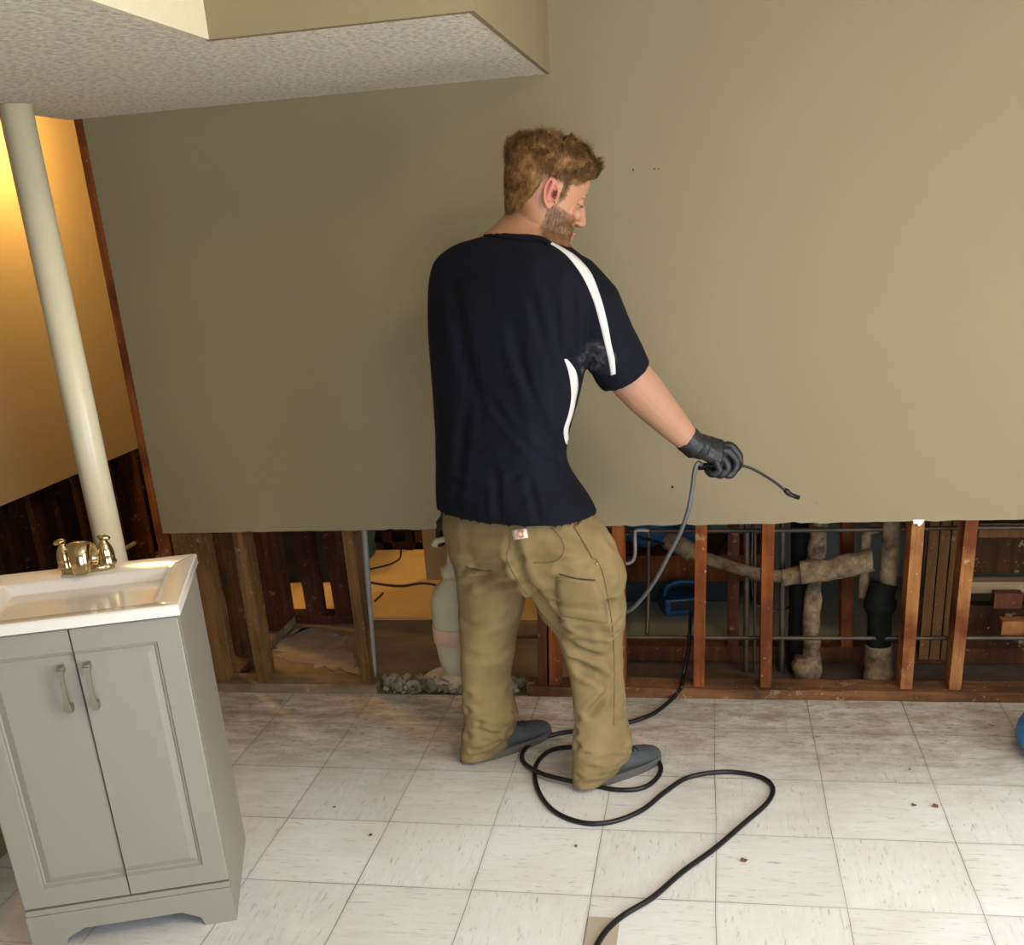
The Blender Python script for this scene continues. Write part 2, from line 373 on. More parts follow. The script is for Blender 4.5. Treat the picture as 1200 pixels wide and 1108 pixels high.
stud('wall_stud', 'pale dusty stud with stamped marks beside a white pipe', fx(424, 797)-.003, fx(401, 627), FY, M['stud_left'], grp=GS)
stud('wall_stud', 'dark left half of the doubled stud seen between the man\'s legs', fx(630, 800), fx(630, 650), FY, M['stud_dark'], wd=.033, grp=GS)
stud('wall_stud', 'red-brown right half of the doubled stud seen between the man\'s legs', fx(643, 800), fx(644, 650), FY, M['stud_right'], wd=.038, grp=GS)
stud('wall_stud', 'brown stud partly behind the man\'s right leg', fx(720, 808), fx(717, 620), FY, M['stud_right'], grp=GS)
stud('wall_stud', 'red-brown stud straight below the wand hand, grey hose to its left', fx(812.5, 805), fx(815, 617), FY, M['stud_right'], wd=.037, grp=GS)
stud('wall_stud', 'red-brown stud in front of the sloping drain pipe, below the spray nozzle', fx(890.5, 805), fx(893.5, 615), FY, M['stud_right'], wd=.038, grp=GS)
stud('wall_stud', 'bright orange stud under the white torn drywall flap', fx(1055, 806), fx(1069, 611), FY, M['stud_pale'], grp=GS)
stud('wall_stud', 'blotchy orange and brown stud, farthest right of the front row', fx(1112, 806), fx(1132, 608), FY, M['stud_pale'], grp=GS)
# stud standing at the left end of the wall sheet
b = BM(); box(b, (-1.936, WY+.002, 0), (-1.900, WY+.09, CZ+.05), .002)
tag(obj('end_stud', b, M['stud_right']), 'red-brown stud along the left end of the tan wall', 'stud')
b = BM(); box(b, (-2.87, 4.945, 0), (-2.76, 4.99, 2.3), .002)
tag(obj('corner_board', b, M['stud_pale']), 'orange-lit board closing the end of the yellow wall', 'board')
for k, (y, lab) in enumerate(((4.3, 'dark stud under the yellow wall, left of the white pole'), (3.95, 'dark stud under the yellow wall at the left edge'), (4.62, 'dark stud under the yellow wall, right behind the white pole'), (4.86, 'dark stud under the yellow wall nearest its orange end board'))):
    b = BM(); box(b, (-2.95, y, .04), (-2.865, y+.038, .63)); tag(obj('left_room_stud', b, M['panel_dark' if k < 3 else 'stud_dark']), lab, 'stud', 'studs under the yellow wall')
b = BM(); box(b, (-2.95, 2.3, 0), (-2.865, 4.99, .04)); tag(obj('left_room_plate', b, M['plate_pale']), 'long timber plate on the floor under the yellow wall', 'plate')
b = BM(); tube(b, [(-2.79, 3.0, .20), (-2.79, 4.6, .21)], .010); tag(obj('left_room_pipe', b, M['conduit']), 'thin pale pipe along the foot of the yellow wall', 'pipe')
# bottom plates
def plate(name, x0, x1, y0, y1, z, m, lab, jag=.004):
    bm = BM(); n = max(4, int((x1-x0)/.02)); rings = []
    for i in range(n+1):
        x = x0+(x1-x0)*i/n; j = jag*noise.noise(Vector((x*9, z, 1))); k = jag*noise.noise(Vector((x*13, 5, 1)))
        rings.append([Vector((x, y0+j, 0)), Vector((x, y1, 0)), Vector((x, y1, z+k)), Vector((x, y0+j, z+k))])
    ring_loft(bm, rings); return tag(obj(name, bm, m), lab, 'plate')
plate('bottom_plate', -1.93, -1.185, WY-.001, WY+.095, .036, M['plate_pale'], 'dusty bottom plate of the opened wall on the left, right of the vanity')
plate('bottom_plate', -.63, 2.6, WY-.001, WY+.09, .036, M['plate'], 'red-brown bottom plate of the opened wall on the right')
plate('rear_plate', -.33, 2.6, 3.66, 3.74, .06, M['stud_dark'], 'dark plate of the second row of studs behind the pipes')
for px0, px1, top, bot, lab in ((853, 868, 612, 790, 'dark red stud of the rear row between two front studs, left of the drain'), (986, 1000, 612, 775, 'red-brown stud of the rear row between the two upright drains')):
    stud('rear_stud', lab, U(px0-1, bot, 3.66).x, U(px0, top, 3.66).x, 3.66, M['stud_dark' if px0 < 900 else 'stud_right'], wd=.040, dp=.08, z0=.058, grp='rear row of wall studs')
stud('rear_stud', 'dark stud of the rear row left of the upright planks', .70, .70, 3.66, M['stud_dark'], wd=.03, dp=.08, z0=.058, grp='rear row of wall studs')
# plank panel and right-hand bay
x0, x1 = fx(1083, 650, 3.66), fx(1136, 650, 3.66)
n = 4
pr = thing('plank_panel', 'upright brown planks between the two right-hand studs', 'planks', (0, 0, 0))
for k in range(n):
    w_ = (x1-x0)/n; b = BM(); box(b, (x0+k*w_+.002, 3.62, .03), (x0+(k+1)*w_-.002, 3.64, 1.0), .002); obj('plank', b, M['plank'], pr)
xr = x1+.0
b = BM(); box(b, (xr, 3.68, .33), (2.6, 3.70, .56)); tag(obj('back_board', b, M['panel_dark']), 'dark board high in the right-hand wall bay', 'board')
b = BM(); box(b, (xr, 3.655, .06), (2.6, 3.70, .22)); tag(obj('back_board', b, M['panel_dark']), 'dark board low in the right-hand wall bay', 'board')
b = BM(); box(b, (xr, 3.60, .285), (2.6, 3.655, .325), .002); tag(obj('ledge_board', b, M['plate_pale']), 'pale horizontal ledge in the right-hand wall bay', 'board')
for px, py, w_, h_, y, m, lab in ((1185, 737, .08, .05, 3.50, 'stud_pale', 'short orange timber block low at the right edge of the wall bay'), (1178, 705, .09, .055, 3.56, 'stud_dark', 'brown timber block below the pale ledge at right'),
        (1162, 622, .10, .05, 3.60, 'plank', 'brown block just under the wall, left one of two at right'), (1192, 622, .07, .05, 3.60, 'plank', 'brown block just under the wall, right one of two at right')):
    p = U(px, py, y); b = BM(); box(b, (p.x-w_/2+.01, y, p.z-h_/2), (p.x+w_/2+.01, y+.05, p.z+h_/2), .003); tag(obj('timber_block', b, M[m]), lab, 'timber', 'timber blocks in the right-hand bay')

# ------------------------------------------------------------ pipes
def pipe(name, pts, r, m, lab, cat='pipe', sm=True, lumps=0, n=14):
    bm = BM(); P = catmull(pts, 8) if len(pts) > 2 else [Vector(pts[0]).lerp(Vector(pts[1]), i/24) for i in range(25)]
    rr = [r*(1+lumps*noise.noise(p*16)) for p in P]
    tube(bm, P, rr, n)
    if lumps:
        for v in bm.verts: v.co += Vector(noise.noise_vector(v.co*30))*r*lumps*.5
    return tag(obj(name, bm, m, None, sm), lab, cat)
Yp = 3.50
pipe('water_pipe', [U(640, 622, Yp), U(900, 622, Yp), U(1128, 619, Yp), U(1240, 618, Yp)], .0075, M['copper'], 'upper of the two long level pipes behind the studs')
pipe('water_pipe', [U(600, 746, Yp-.04), U(900, 748, Yp-.04), U(1240, 748, Yp-.04)], .0075, M['copper'], 'lower of the two long level pipes behind the studs')
pipe('upright_pipe', [U(760, 600, 3.56), U(760, 690, 3.56), U(758, 746, 3.50)], .007, M['copper'], 'thin upright pipe just right of the man\'s knee')
for px, r, lab in ((875, .010, 'thicker upright dark pipe left of the stud below the nozzle'), (885, .005, 'thinner upright dark pipe left of the stud below the nozzle'), (917, .010, 'upright brown pipe right of the stud below the nozzle')):
    pipe('upright_pipe', [U(px, 600, 3.58), U(px-1, 795, 3.58)], r, M['copper'], lab)
pipe('white_pipe', [U(425, 600, 3.45), U(438.5, 792, 3.40)], .0115, M['conduit'], 'pale grey pipe leaning against the dusty stud')
pipe('gas_pipe', [U(704, 655, 3.46), U(720, 660, 3.46), U(738, 660, 3.46), U(744, 650, 3.46), U(744, 628, 3.46), U(746, 622, 3.46), U(760, 622, 3.47)], .006, M['conduit'], 'bent pale pipe elbow beside the man\'s hip')
pipe('black_cable', [U(882, 600, 3.66), U(881, 690, 3.60), U(890, 712, 3.60), U(915, 716, 3.60), U(935, 705, 3.66)], .004, M['black_rubber'], 'black cable looping behind the stud below the nozzle', 'cable')
# sloping wrapped drain
dr = thing('sloping_drain', 'sloping lumpy wrapped drain pipe behind the studs', 'drain pipe')
def sub(name, pts, r, m, parent, lumps=.25, n=16):
    bm = BM(); P = catmull(pts, 8); tube(bm, P, [r*(1+lumps*noise.noise(p*16)) for p in P], n)
    for v in bm.verts: v.co += Vector(noise.noise_vector(v.co*32))*r*lumps*.5
    return obj(name, bm, m, parent, True)
sub('pipe_run', [U(800, 645, 3.62), U(850, 662, 3.58), U(900, 675, 3.54), U(945, 672, 3.50)], .021, M['wrap'], dr, .12)
sub('pipe_end', [U(783, 634, 3.66), U(802, 642, 3.62), U(812, 650, 3.61)], .034, M['wrap'], dr, .12)
sub('pipe_joint', [U(918, 677, 3.52), U(936, 674, 3.51), U(946, 672, 3.50)], .030, M['wrap'], dr, .25)
sub('wrapped_run', [U(938, 670, 3.50), U(965, 669, 3.49), U(990, 664, 3.49), U(1022, 657, 3.49)], .037, M['wrap'], dr, .3)
d2 = thing('upright_drain', 'black cast-iron drain stack with crumbling wrap, right one of two', 'drain pipe')
sub('upper_pipe', [U(1047, 600, 3.50), U(1043, 640, 3.50), U(1040, 690, 3.50)], .030, M['wrap'], d2, .2)
sub('hub', [U(1036, 684, 3.50), U(1032, 700, 3.49), U(1031, 716, 3.49)], .047, M['iron'], d2, .1)
sub('hub_flange', [U(1032, 704, 3.49), U(1031, 712, 3.49)], .053, M['iron'], d2, .05)
sub('lower_pipe', [U(1031, 712, 3.49), U(1030, 760, 3.49)], .040, M['iron'], d2, .05)
sub('pipe_foot', [U(1030, 755, 3.49), U(1029, 778, 3.49), U(1029, 804, 3.49)], .046, M['wrap'], d2, .25)
d3 = thing('upright_drain', 'dark drain stack with flaking tan coat, left one of two', 'drain pipe')
sub('iron_pipe', [U(943, 600, 3.605), U(940, 700, 3.605), U(937, 789, 3.605)], .044, M['iron'], d3, .06)
sub('tan_pipe', [U(960, 600, 3.545), U(957, 650, 3.545), U(951, 720, 3.545), U(951, 795, 3.545)], .030, M['wrap'], d3, .35)
sub('pipe_foot', [U(946, 770, 3.54), U(945, 798, 3.54)], .046, M['wrap'], d3, .35)
pipe('elbow_drain', [U(1012, 700, 3.53), U(1014, 640, 3.53), U(1018, 622, 3.53), U(1050, 618, 3.53)], .017, M['wrap'], 'lumpy bent pipe left of the cast-iron stack', 'drain pipe', lumps=.2)

# ------------------------------------------------------------ left partition beyond the wall
b = BM(); box(b, (-1.85, 3.445, 0), (-1.762, 4.04, .038), .002); tag(obj('partition_plate', b, M['plate_pale']), 'timber plate on the floor running away behind the wall studs', 'plate')
b = BM(); box(b, (-1.85, 4.045, 0), (-1.49, 4.13, .038), .002); tag(obj('partition_plate', b, M['stud_dark']), 'dark timber plate on the floor crossing behind the dusty stud', 'plate')
for y0, y1, m, lab in ((3.60, 3.638, 'stud_left', 'stud of the rear partition nearest the front wall'), (3.86, 4.04, 'stud_dark', 'wide brown end board of the rear partition')):
    b = BM(); box(b, (-1.85, y0, .038), (-1.762, y1, 1.2), .002); tag(obj('partition_stud', b, M[m]), lab, 'stud')
xa = U(345, 650, 4.05).x
for (pa, pb, lab) in ((345, 362, 'dark red stud standing at the corner of the rear partition'), (379, 408, 'wide dark red stud just left of the dusty stud, farther back')):
    a_, b_ = U(pa, 640, 4.05).x, U(pb, 640, 4.05).x; a2 = U(pa+9, 715, 4.05).x
    stud('partition_stud', lab, a_+.01, a_, 4.05, M['stud_dark'], wd=b_-a_, dp=.08, top=1.2)
# plaster dust fan on the slab
b = BM()
pts = [G(*q) for q in ((345, 738), (372, 735), (400, 748), (416, 770), (416, 788), (370, 782), (325, 770), (322, 755))]
pts = [a.lerp(b2, k/6)+Vector((noise.noise(Vector((i*3.1+k*.9, 1, 2)))*.05, noise.noise(Vector((i*2.3+k*.7, 5, 2)))*.05, 0)) for i, (a, b2) in enumerate(zip(pts, pts[1:]+pts[:1])) for k in range(6)]
lo = [b.verts.new((p.x, p.y, -.006)) for p in pts]; hi = [b.verts.new((p.x*.98+sum(q.x for q in pts)/48*.02, p.y, .001)) for p in pts]
b.faces.new(hi); b.faces.new(lo[::-1])
for k in range(48): b.faces.new((lo[k], lo[(k+1) % 48], hi[(k+1) % 48], hi[k]))
tag(obj('plaster_dust', b, M['dust']), 'pale spill of plaster dust behind the wall studs', 'dust', kind='stuff')
# timber frame in the far room
fr = thing('timber_rack', 'dark low timber frame lying far back in the yellow-lit room', 'timber frame')
for a, c in (((418, 648), (497, 638)), ((418, 622), (497, 608))):
    p, q = U(a[0], a[1], 5.15), U(c[0], c[1], 5.15); b = BM(); box(b, (p.x, 5.12, p.z-.0), (q.x, 5.20, q.z+.02)); obj('rail', b, M['stud_dark'], fr)
for px in (425, 452, 490):
    p = U(px, 646, 5.15); b = BM(); box(b, (p.x, 5.12, p.z), (p.x+.05, 5.20, p.z+.22)); obj('upright', b, M['stud_dark'], fr)
b = BM(); p = G(415, 647); box(b, (p.x, 5.2, 0), (p.x+.34, 5.25, .09)); box(b, (p.x+.02, 5.11, 0), (p.x+.06, 5.22, .12)); box(b, (p.x+.28, 5.11, 0), (p.x+.32, 5.22, .12)); obj('foot', b, M['panel_dark'], fr)
# bags behind the studs
def bag(px, py, Y, w_, d_, h_, m, lab, name='tool_bag', rz=0, top=None, handle=None, red=False):
    p = U(px, py, Y); z0 = max(p.z, 0)
    t = thing(name, lab, 'bag', (p.x, Y, z0), rz)
    bm = BM(); box(bm, (-w_/2, -d_/2, 0), (w_/2, d_/2, h_*.8), .03); me = remesh(bm, .012, 4)
    displace(me, lambda c, n: .010*noise.noise(c*14)); obj('bag_body', me, m, t, True)
    bm = BM(); box(bm, (-w_/2*.96, -d_/2*.96, h_*.78), (w_/2*.96, d_/2*.96, h_), .025); me = remesh(bm, .012, 3)
    displace(me, lambda c, n: .012*noise.noise(c*20)); obj('flap', me, top or m, t, True)
    bm = BM(); tube(bm, catmull([(-w_*.25, -d_/2-.005, h_*.6), (-w_*.2, -d_/2-.03, h_*.95), (0, -d_/2-.03, h_*1.05), (w_*.2, -d_/2-.03, h_*.95), (w_*.25, -d_/2-.005, h_*.6)]), .009, 8)
    obj('bag_handle', bm, handle or M['black_fabric'], t, True); return t
bag(276, 740, 4.5, .26, .2, .42, M['black_fabric'], 'black bag with teal top seen between the corner post and next stud', top=M['teal'], handle=M['conduit'])
bag(311, 722, 4.75, .2, .2, .40, M['black_fabric'], 'black and grey bag seen just right of the single leaning stud', top=M['teal'], handle=M['conduit'])
bag(369, 705, 4.7, .30, .22, .50, M['black_fabric'], 'tall black bag with teal flap left of the wide dark red stud', top=M['teal'], handle=M['teal'])
bag(425, 664, 5.0, .14, .15, .34, M['teal'], 'dark teal bag right of the dusty stud in the yellow-lit room', top=M['black_fabric'])
for px, py, lab in ((262, 640, 'red plastic case beyond the corner post, left one'), (300, 632, 'red plastic case beyond the leaning stud, right one')):
    p = U(px, py, 5.1); b = BM(); box(b, (p.x-.06, 5.0, 0), (p.x+.05, 5.2, .62 if px < 280 else .58), .02); tag(obj('red_case', b, M['red']), lab, 'case', 'red cases in the far left room')
pipe('floor_cord', [G(418, 679, .005), G(440, 684, .005), G(470, 687, .005), G(500, 684, .005), G(540, 694, .005)], .006, M['black_rubber'], 'black cord on the yellow-lit floor', 'cord')
pipe('wire_loop', [G(470, 645, .004), G(468, 655, .004), G(455, 662, .004), G(430, 668, .004)], .004, M['black_rubber'], 'thin curved wire on the yellow-lit floor near the timber frame', 'wire')
b = BM(); p, q = G(439, 706), G(449, 696); tube(b, [p+Vector((0, 0, .004)), q+Vector((0, 0, .004))], .004, 6); tag(obj('wood_splinter', b, M['stud_dark']), 'dark splinter on the yellow-lit floor', 'splinter')

# ------------------------------------------------------------ far right room contents
ta = U(737, 650, 4.25); tb = U(905, 650, 4.25)
tr = thing('work_shelf', 'low reddish-brown wooden shelf behind the pipes', 'shelf', (0, 0, 0))
p0 = U(735, 682, 4.25); p1 = U(735, 652, 4.25)
b = BM(); box(b, (p0.x-.12, 4.25, p0.z), (tb.x-.03, 4.27, p1.z), .002); obj('front_board', b, M['stud_right'], tr)
b = BM(); box(b, (p0.x-.12, 4.27, p1.z-.02), (tb.x-.03, 4.56, p1.z), .002); obj('top_board', b, M['stud_right'], tr)
for x in (p0.x-.12, tb.x-.07):
    b = BM(); box(b, (x, 4.27, 0), (x+.04, 4.56, p1.z-.021)); obj('leg', b, M['stud_dark'], tr)
pz = p1.z+.002
def lump(name, x, y, z, r, m, lab, cat, amp=.02):
    bm = BM(); ellipsoid(bm, (x, y, z+r[2]*.9), r); me = remesh(bm, .012, 2)
    for v in me.vertices: v.co.z = max(v.co.z, z)
    displace(me, lambda c, n: amp*noise.noise(c*11) if c.z > z+.01 else 0); return tag(obj(name, me, m, None, True), lab, cat)
q = U(757, 640, 4.40); lump('blue_cloth', q.x, 4.40, pz, (.11, .08, .10), M['blue_dark'], 'blue crumpled cloth on the wooden shelf left of the drain end', 'cloth')
q = U(786, 640, 4.42); lump('blue_cloth', q.x+.09, 4.44, pz, (.08, .07, .06), M['blue_dark'], 'smaller blue crumpled cloth on the wooden shelf behind the drain end', 'cloth')
b = BM(); x = p0.x-.05; box(b, (x, 4.30, .0), (x+.52, 4.52, .17), .015); tag(obj('black_case', b, M['black_fabric']), 'black case in the dark under the wooden shelf', 'case')
tool = thing('power_tool', 'blue tool box with a dark open front on the grey floor behind the studs', 'tool', G(803, 722), R_(14))
b = BM(); box(b, (-.085, 0, 0), (.075, .14, .075), .012); obj('housing', b, M['blue_tool'], tool)
b = BM(); box(b, (-.06, -.006, .025), (.055, .01, .065), .004); obj('recess', b, M['black_fabric'], tool)
b = BM(); tube(b, catmull([(-.075, .06, .07), (-.06, .05, .12), (0, .045, .135), (.06, .05, .12), (.07, .06, .07)]), .010, 8); obj('grip', b, M['blue_tool'], tool, True)
pipe('strut', [U(838, 652, 4.2), U(852, 630, 4.2)], .006, M['iron'], 'thin black slanted rod behind the studs', 'rod')
pipe('hanging_wire', [U(733, 626, 3.42), U(750, 630, 3.5), U(765, 634, 3.58), U(785, 640, 3.66)], .006, M['black_rubber'], 'black wire slanting down behind the studs to the drain end', 'wire')

# ------------------------------------------------------------ rubble along the wall foot
bm = BM()
for k in range(230):
    t_ = random.random(); x = -1.165+.51*t_; y = WY+.015+random.random()*.09; r = random.uniform(.006, .020)
    z = .01+random.random()*.030*(1-abs(y-WY-.05)/.08)
    Mx = Matrix.Rotation(random.random()*6, 3, Vector((random.random(), random.random(), 1)))
    box(bm, (-r, -r*.7, -r*.5), (r, r*.7, r*.5), 0, Matrix.Translation((x, y, z)) @ Mx.to_4x4())
for k in range(60):
    x = -1.16+.50*random.random(); y = WY-.001+random.random()**2*.09; r = random.uniform(.002, .006); z = .01
    box(bm, (-r, -r, -r*.5), (r, r, r*.5), 0, Matrix.Translation((x, y, z)) @ Matrix.Rotation(random.random()*6, 4, 'Z'))
tag(obj('plaster_rubble', bm, plain('broken_plaster', (.20, .155, .105), .95, bump=.5, bscale=30, var=.55)), 'grey broken plaster rubble along the foot of the opened wall', 'rubble', kind='stuff')
bm = BM(); p = U(530, 795, 3.37)
ellipsoid(bm, (p.x, 3.42, .028), (.12, .07, .035)); me = remesh(bm, .01, 1); displace(me, lambda c, n: .016*noise.noise(c*18))
tag(obj('plaster_lump', me, plain('tan_plaster_lump', (.36, .28, .18), .95, bump=.5, bscale=25, var=.3), None, True), 'larger tan broken lump in the rubble left of the man\'s left leg', 'rubble')
for k, (px, py, lab) in enumerate(((1070, 945, 'dark dry leaf bit on the floor at right, left of a larger reddish one'), (1096, 946, 'reddish dry leaf bit on the floor at right'), (871, 1010, 'small brown leaf bit on the floor below the hose loop'), (1066, 903, 'tiny dark crumb on the tiles near the right, higher than the leaf bits'), (675, 993, 'brown crumb on the tiles left of the hose'), (392, 947, 'dark crumb on the tiles in front of the man\'s left foot'), (434, 980, 'dark crumb on the tiles, middle left'))):
    p = G(px, py); bm = BM(); r = (.009, .012, .011, .004, .007, .004, .006)[k]
    vs = [bm.verts.new((p.x+r*math.cos(a)*random.uniform(.5, 1.1), p.y+r*math.sin(a)*random.uniform(.5, 1), .0015+random.random()*r*.4)) for a in [i*math.pi/3.5 for i in range(7)]]
    f = bm.faces.new(vs); ex = bmesh.ops.extrude_face_region(bm, geom=[f]); bmesh.ops.translate(bm, vec=(0, 0, .002), verts=[v for v in ex['geom'] if isinstance(v, bmesh.types.BMVert)])
    tag(obj('leaf_bit', bm, M['chip']), lab, 'leaf', 'dry bits on the tiles')
p = G(690, 1076); q = G(716, 1108)
b = BM(); box(b, (p.x, q.y-.2, .0005), (p.x+.075, p.y, .004), .001); tag(obj('cardboard_scrap', b, M['card']), 'tan flat scrap under the black hose at the bottom edge', 'scrap')

# ------------------------------------------------------------ hoses
def hose(name, pts, r, m, lab, cat='hose', n=12):
    bm = BM(); tube(bm, catmull(pts, 10), r, n); return tag(obj(name, bm, m, None, True), lab, cat)
hr = .0072
path = [(690, 1135), (704, 1100), (728, 1075), (765, 1052), (800, 1022), (836, 996), (870, 967), (900, 940), (905, 922), (888, 910), (850, 905), (808, 911), (780, 928), (752, 950), (715, 964), (680, 964), (648, 950), (630, 925), (628, 898), (645, 880), (675, 875), (705, 874), (735, 877), (760, 882), (774, 897), (770, 912), (752, 924), (724, 926), (695, 921), (665, 915), (635, 907), (614, 894), (614, 880), (630, 868), (660, 859), (700, 855), (737, 847), (765, 837), (785, 822)]
pts = []
for i, (x, y) in enumerate(path):
    z = hr
    if 22 <= i <= 24: z = hr
    if i in (29, 30): z = hr*2.9
    pts.append(G(x, y, z))
pts += [G(794, 812, .020), Vector((fx(799, 803, 3.335), 3.325, .050)), Vector((fx(801, 795, 3.42), 3.42, .050)), U(807, 760, 3.432), U(808, 742, 3.436), U(809, 729, 3.50), U(810, 716, 3.62), U(812, 715, 3.80), G(800, 722, .03)+Vector((.08, .02, 0))]
hose('black_hose', pts, hr, M['black_rubber'], 'long black hose snaking and looping over the tiles into the wall')

# ------------------------------------------------------------ steel post
PX, PY = -1.845, 2.9
b = BM(); lathe(b, [(.0445, 0), (.0445, CZ-.001)], 40, Matrix.Translation((PX, PY, 0)))
post = thing('support_post', 'cream painted round support post behind the vanity', 'post', (PX, PY, 0))
obj('shaft', b, M['pole'], post, True, True)
for p_ in post.children[0].data.polygons: p_.use_smooth = len(p_.vertices) == 4
b = BM(); box(b, (-.075, -.075, 0), (.075, .075, .008), .001); obj('base_plate', b, M['pole'], post)

# ------------------------------------------------------------ blue machine at the right edge
mc = thing('blue_blower', 'blue rounded plastic machine at the right edge of the floor', 'machine', (1.045, 2.98, 0), R_(8))
bm = BM()
prof = [(.0, .02), (.11, .02), (.14, .03), (.150, .055), (.146, .085), (.130, .12), (.10, .15), (.05, .165), (0, .168)]
lathe(bm, prof, 40); obj('housing', bm, M['blue'], mc, True)
bm = BM(); tube(bm, catmull([(-.06, 0, .155), (-.05, 0, .20), (0, 0, .215), (.05, 0, .20), (.06, 0, .155)]), .012, 10); obj('carry_handle', bm, M['blue'], mc, True)
for a in range(4):
    bm = BM(); c = Vector((.09*math.cos(a*math.pi/2+.78), .09*math.sin(a*math.pi/2+.78), 0)); lathe(bm, [(.016, 0), (.016, .024)], 12, Matrix.Translation(c)); obj('foot', bm, M['black_rubber'], mc, True)

# ------------------------------------------------------------ vanity
VA = R_(20)
van = thing('bathroom_vanity', 'small grey two-door bathroom vanity with white sink and brass faucet', 'vanity', (-1.15, 2.008, 0), VA)
W, D, H = .48, .375, .812          # local x: -W..0, y: 0..D
c = M['cabinet']
b = BM()
box(b, (-W, .02, .0), (-W+.016, D, H)); box(b, (-.016, .02, .0), (0, D, H)); box(b, (-W+.016, D-.01, .08), (-.016, D, H)); box(b, (-W+.016, .02, .10), (-.016, D-.01, .115)); box(b, (-W+.016, .02, H-.06), (-.016, .034, H))
obj('carcass', b, c, van)
b = BM(); box(b, (-W+.017, .022, .12), (-.017, .026, H-.005)); obj('door_gap_shade', b, M['gap_shade'], van)['label'] = 'dark sheet painted for the shade behind the doors'  # dark sheet stands in for the shade between and behind the doors
# base skirt with bracket feet
b = BM(); prof = [(0, 0), (.075, 0), (.082, .024), (.092, .030), (.125, .047), (W-.125, .047), (W-.092, .030), (W-.082, .024), (W-.075, 0), (W, 0), (W, .098), (0, .098)]
f1 = [b.verts.new((-W+x, -.004, z)) for x, z in prof]; f2 = [b.verts.new((-W+x, .016, z)) for x, z in prof]
b.faces.new(f1); b.faces.new(f2[::-1])
for k in range(len(prof)): b.faces.new((f1[k], f1[(k+1) % 12], f2[(k+1) % 12], f2[k]))
box(b, (-W, -.004, .0985), (0, .018, .114), .003)
obj('base_skirt', b, c, van)
def door(x0, x1, z0, z1, name='door'):
    """frame, chamfered groove, raised field"""
    bm = BM(); fr_ = .052; steps = [(0, 0.), (0.002, -.002), (fr_, -.002), (fr_+.003, .0045), (fr_+.007, .0035), (fr_+.010, .0065), (fr_+.024, .001), (fr_+.026, .0005)]
    ls = 1 if x0 < mid-.05 else 0; rs = 1-ls
    rings = [[Vector((x0, .019, z0)), Vector((x1, .019, z0)), Vector((x1, .019, z1)), Vector((x0, .019, z1))]]
    for i, yy in steps: a_ = i*ls+.0005*(i > 0); b_ = i*rs+.0005*(i > 0); rings.append([Vector((x0+a_, yy, z0+i)), Vector((x1-b_, yy, z0+i)), Vector((x1-b_, yy, z1-i)), Vector((x0+a_, yy, z1-i))])
    ring_loft(bm, rings); return obj(name, bm, c, van)
mid = -W/2+.007; dz0, dz1 = .118, H-.005
dL = door(-W+.001, mid-.0015, dz0, dz1); dR = door(mid+.0015, -.001, dz0, dz1)
def handle(par, x):
    bm = BM()
    z0, z1 = H-.185, H-.092
    for z in (z0, z1): box(bm, (x-.0065, -.026, z-.008), (x+.0065, -.001, z+.008), .002)
    rings = []
    for i in range(13):
        t_ = i/12; z = z0-.004+(z1-z0+.008)*t_; w_ = .0045+.003*abs(2*t_-1)**2; y = -.026-.003*math.sin(math.pi*t_)
        rings.append([Vector((x-w_, y-.004, z)), Vector((x+w_, y-.004, z)), Vector((x+w_, y+.004, z)), Vector((x-w_, y+.004, z))])
    ring_loft(bm, rings); obj('handle', bm, M['nickel'], par)
handle(dL, mid-.030); handle(dR, mid+.026)
# sink top with rectangular basin
CT0, CT1 = H+.001, H+.026
ox0, ox1, oy0, oy1 = -W-.006, .008, -.014, D+.014
def rr(x0, x1, y0, y1, z, r, n=5):
    out = []
    for cx_, cy_, a0 in ((x1-r, y0+r, -90), (x1-r, y1-r, 0), (x0+r, y1-r, 90), (x0+r, y0+r, 180)):
        for k in range(n): a = R_(a0+90*k/(n-1)); out.append(Vector((cx_+r*math.cos(a), cy_+r*math.sin(a), z)))
    return out
b = BM()
bx0, bx1, by0, by1 = ox0+.062, ox1-.062, oy0+.040, oy1-.105
rings = [rr(ox0, ox1, oy0, oy1, CT0, .004), rr(ox0, ox1, oy0, oy1, CT1-.003, .004), rr(ox0+.003, ox1-.003, oy0+.003, oy1-.003, CT1, .004),
         rr(bx0-.012, bx1+.012, by0-.008, by1+.010, CT1, .012), rr(bx0-.008, bx1+.008, by0-.005, by1+.006, CT1-.002, .012), rr(bx0, bx1, by0, by1, CT1-.010, .012),
         rr(bx0+.035, bx1-.035, by0+.014, by1-.035, CT1-.075, .02), rr(bx0+.06, bx1-.06, by0+.025, by1-.055, CT1-.085, .02),
         rr(bx0+.15, bx1-.15, by0+.08, by1-.09, CT1-.088, .02)]
ring_loft(b, rings)
top = obj('sink_top', b, M['sink'], van)
top.data.polygons.foreach_set('use_smooth', [len(p_.vertices) == 4 for p_ in top.data.polygons])
mod = top.modifiers.new('n', 'EDGE_SPLIT'); mod.split_angle = R_(40)
b = BM(); lathe(b, [(0, 0), (.02, 0), (.022, .003), (.012, .004), (0, .002)], 20, Matrix.Translation(((bx0+bx1)/2, (by0+by1)/2, CT1-.088))); obj('drain', b, M['brass'], top, True)
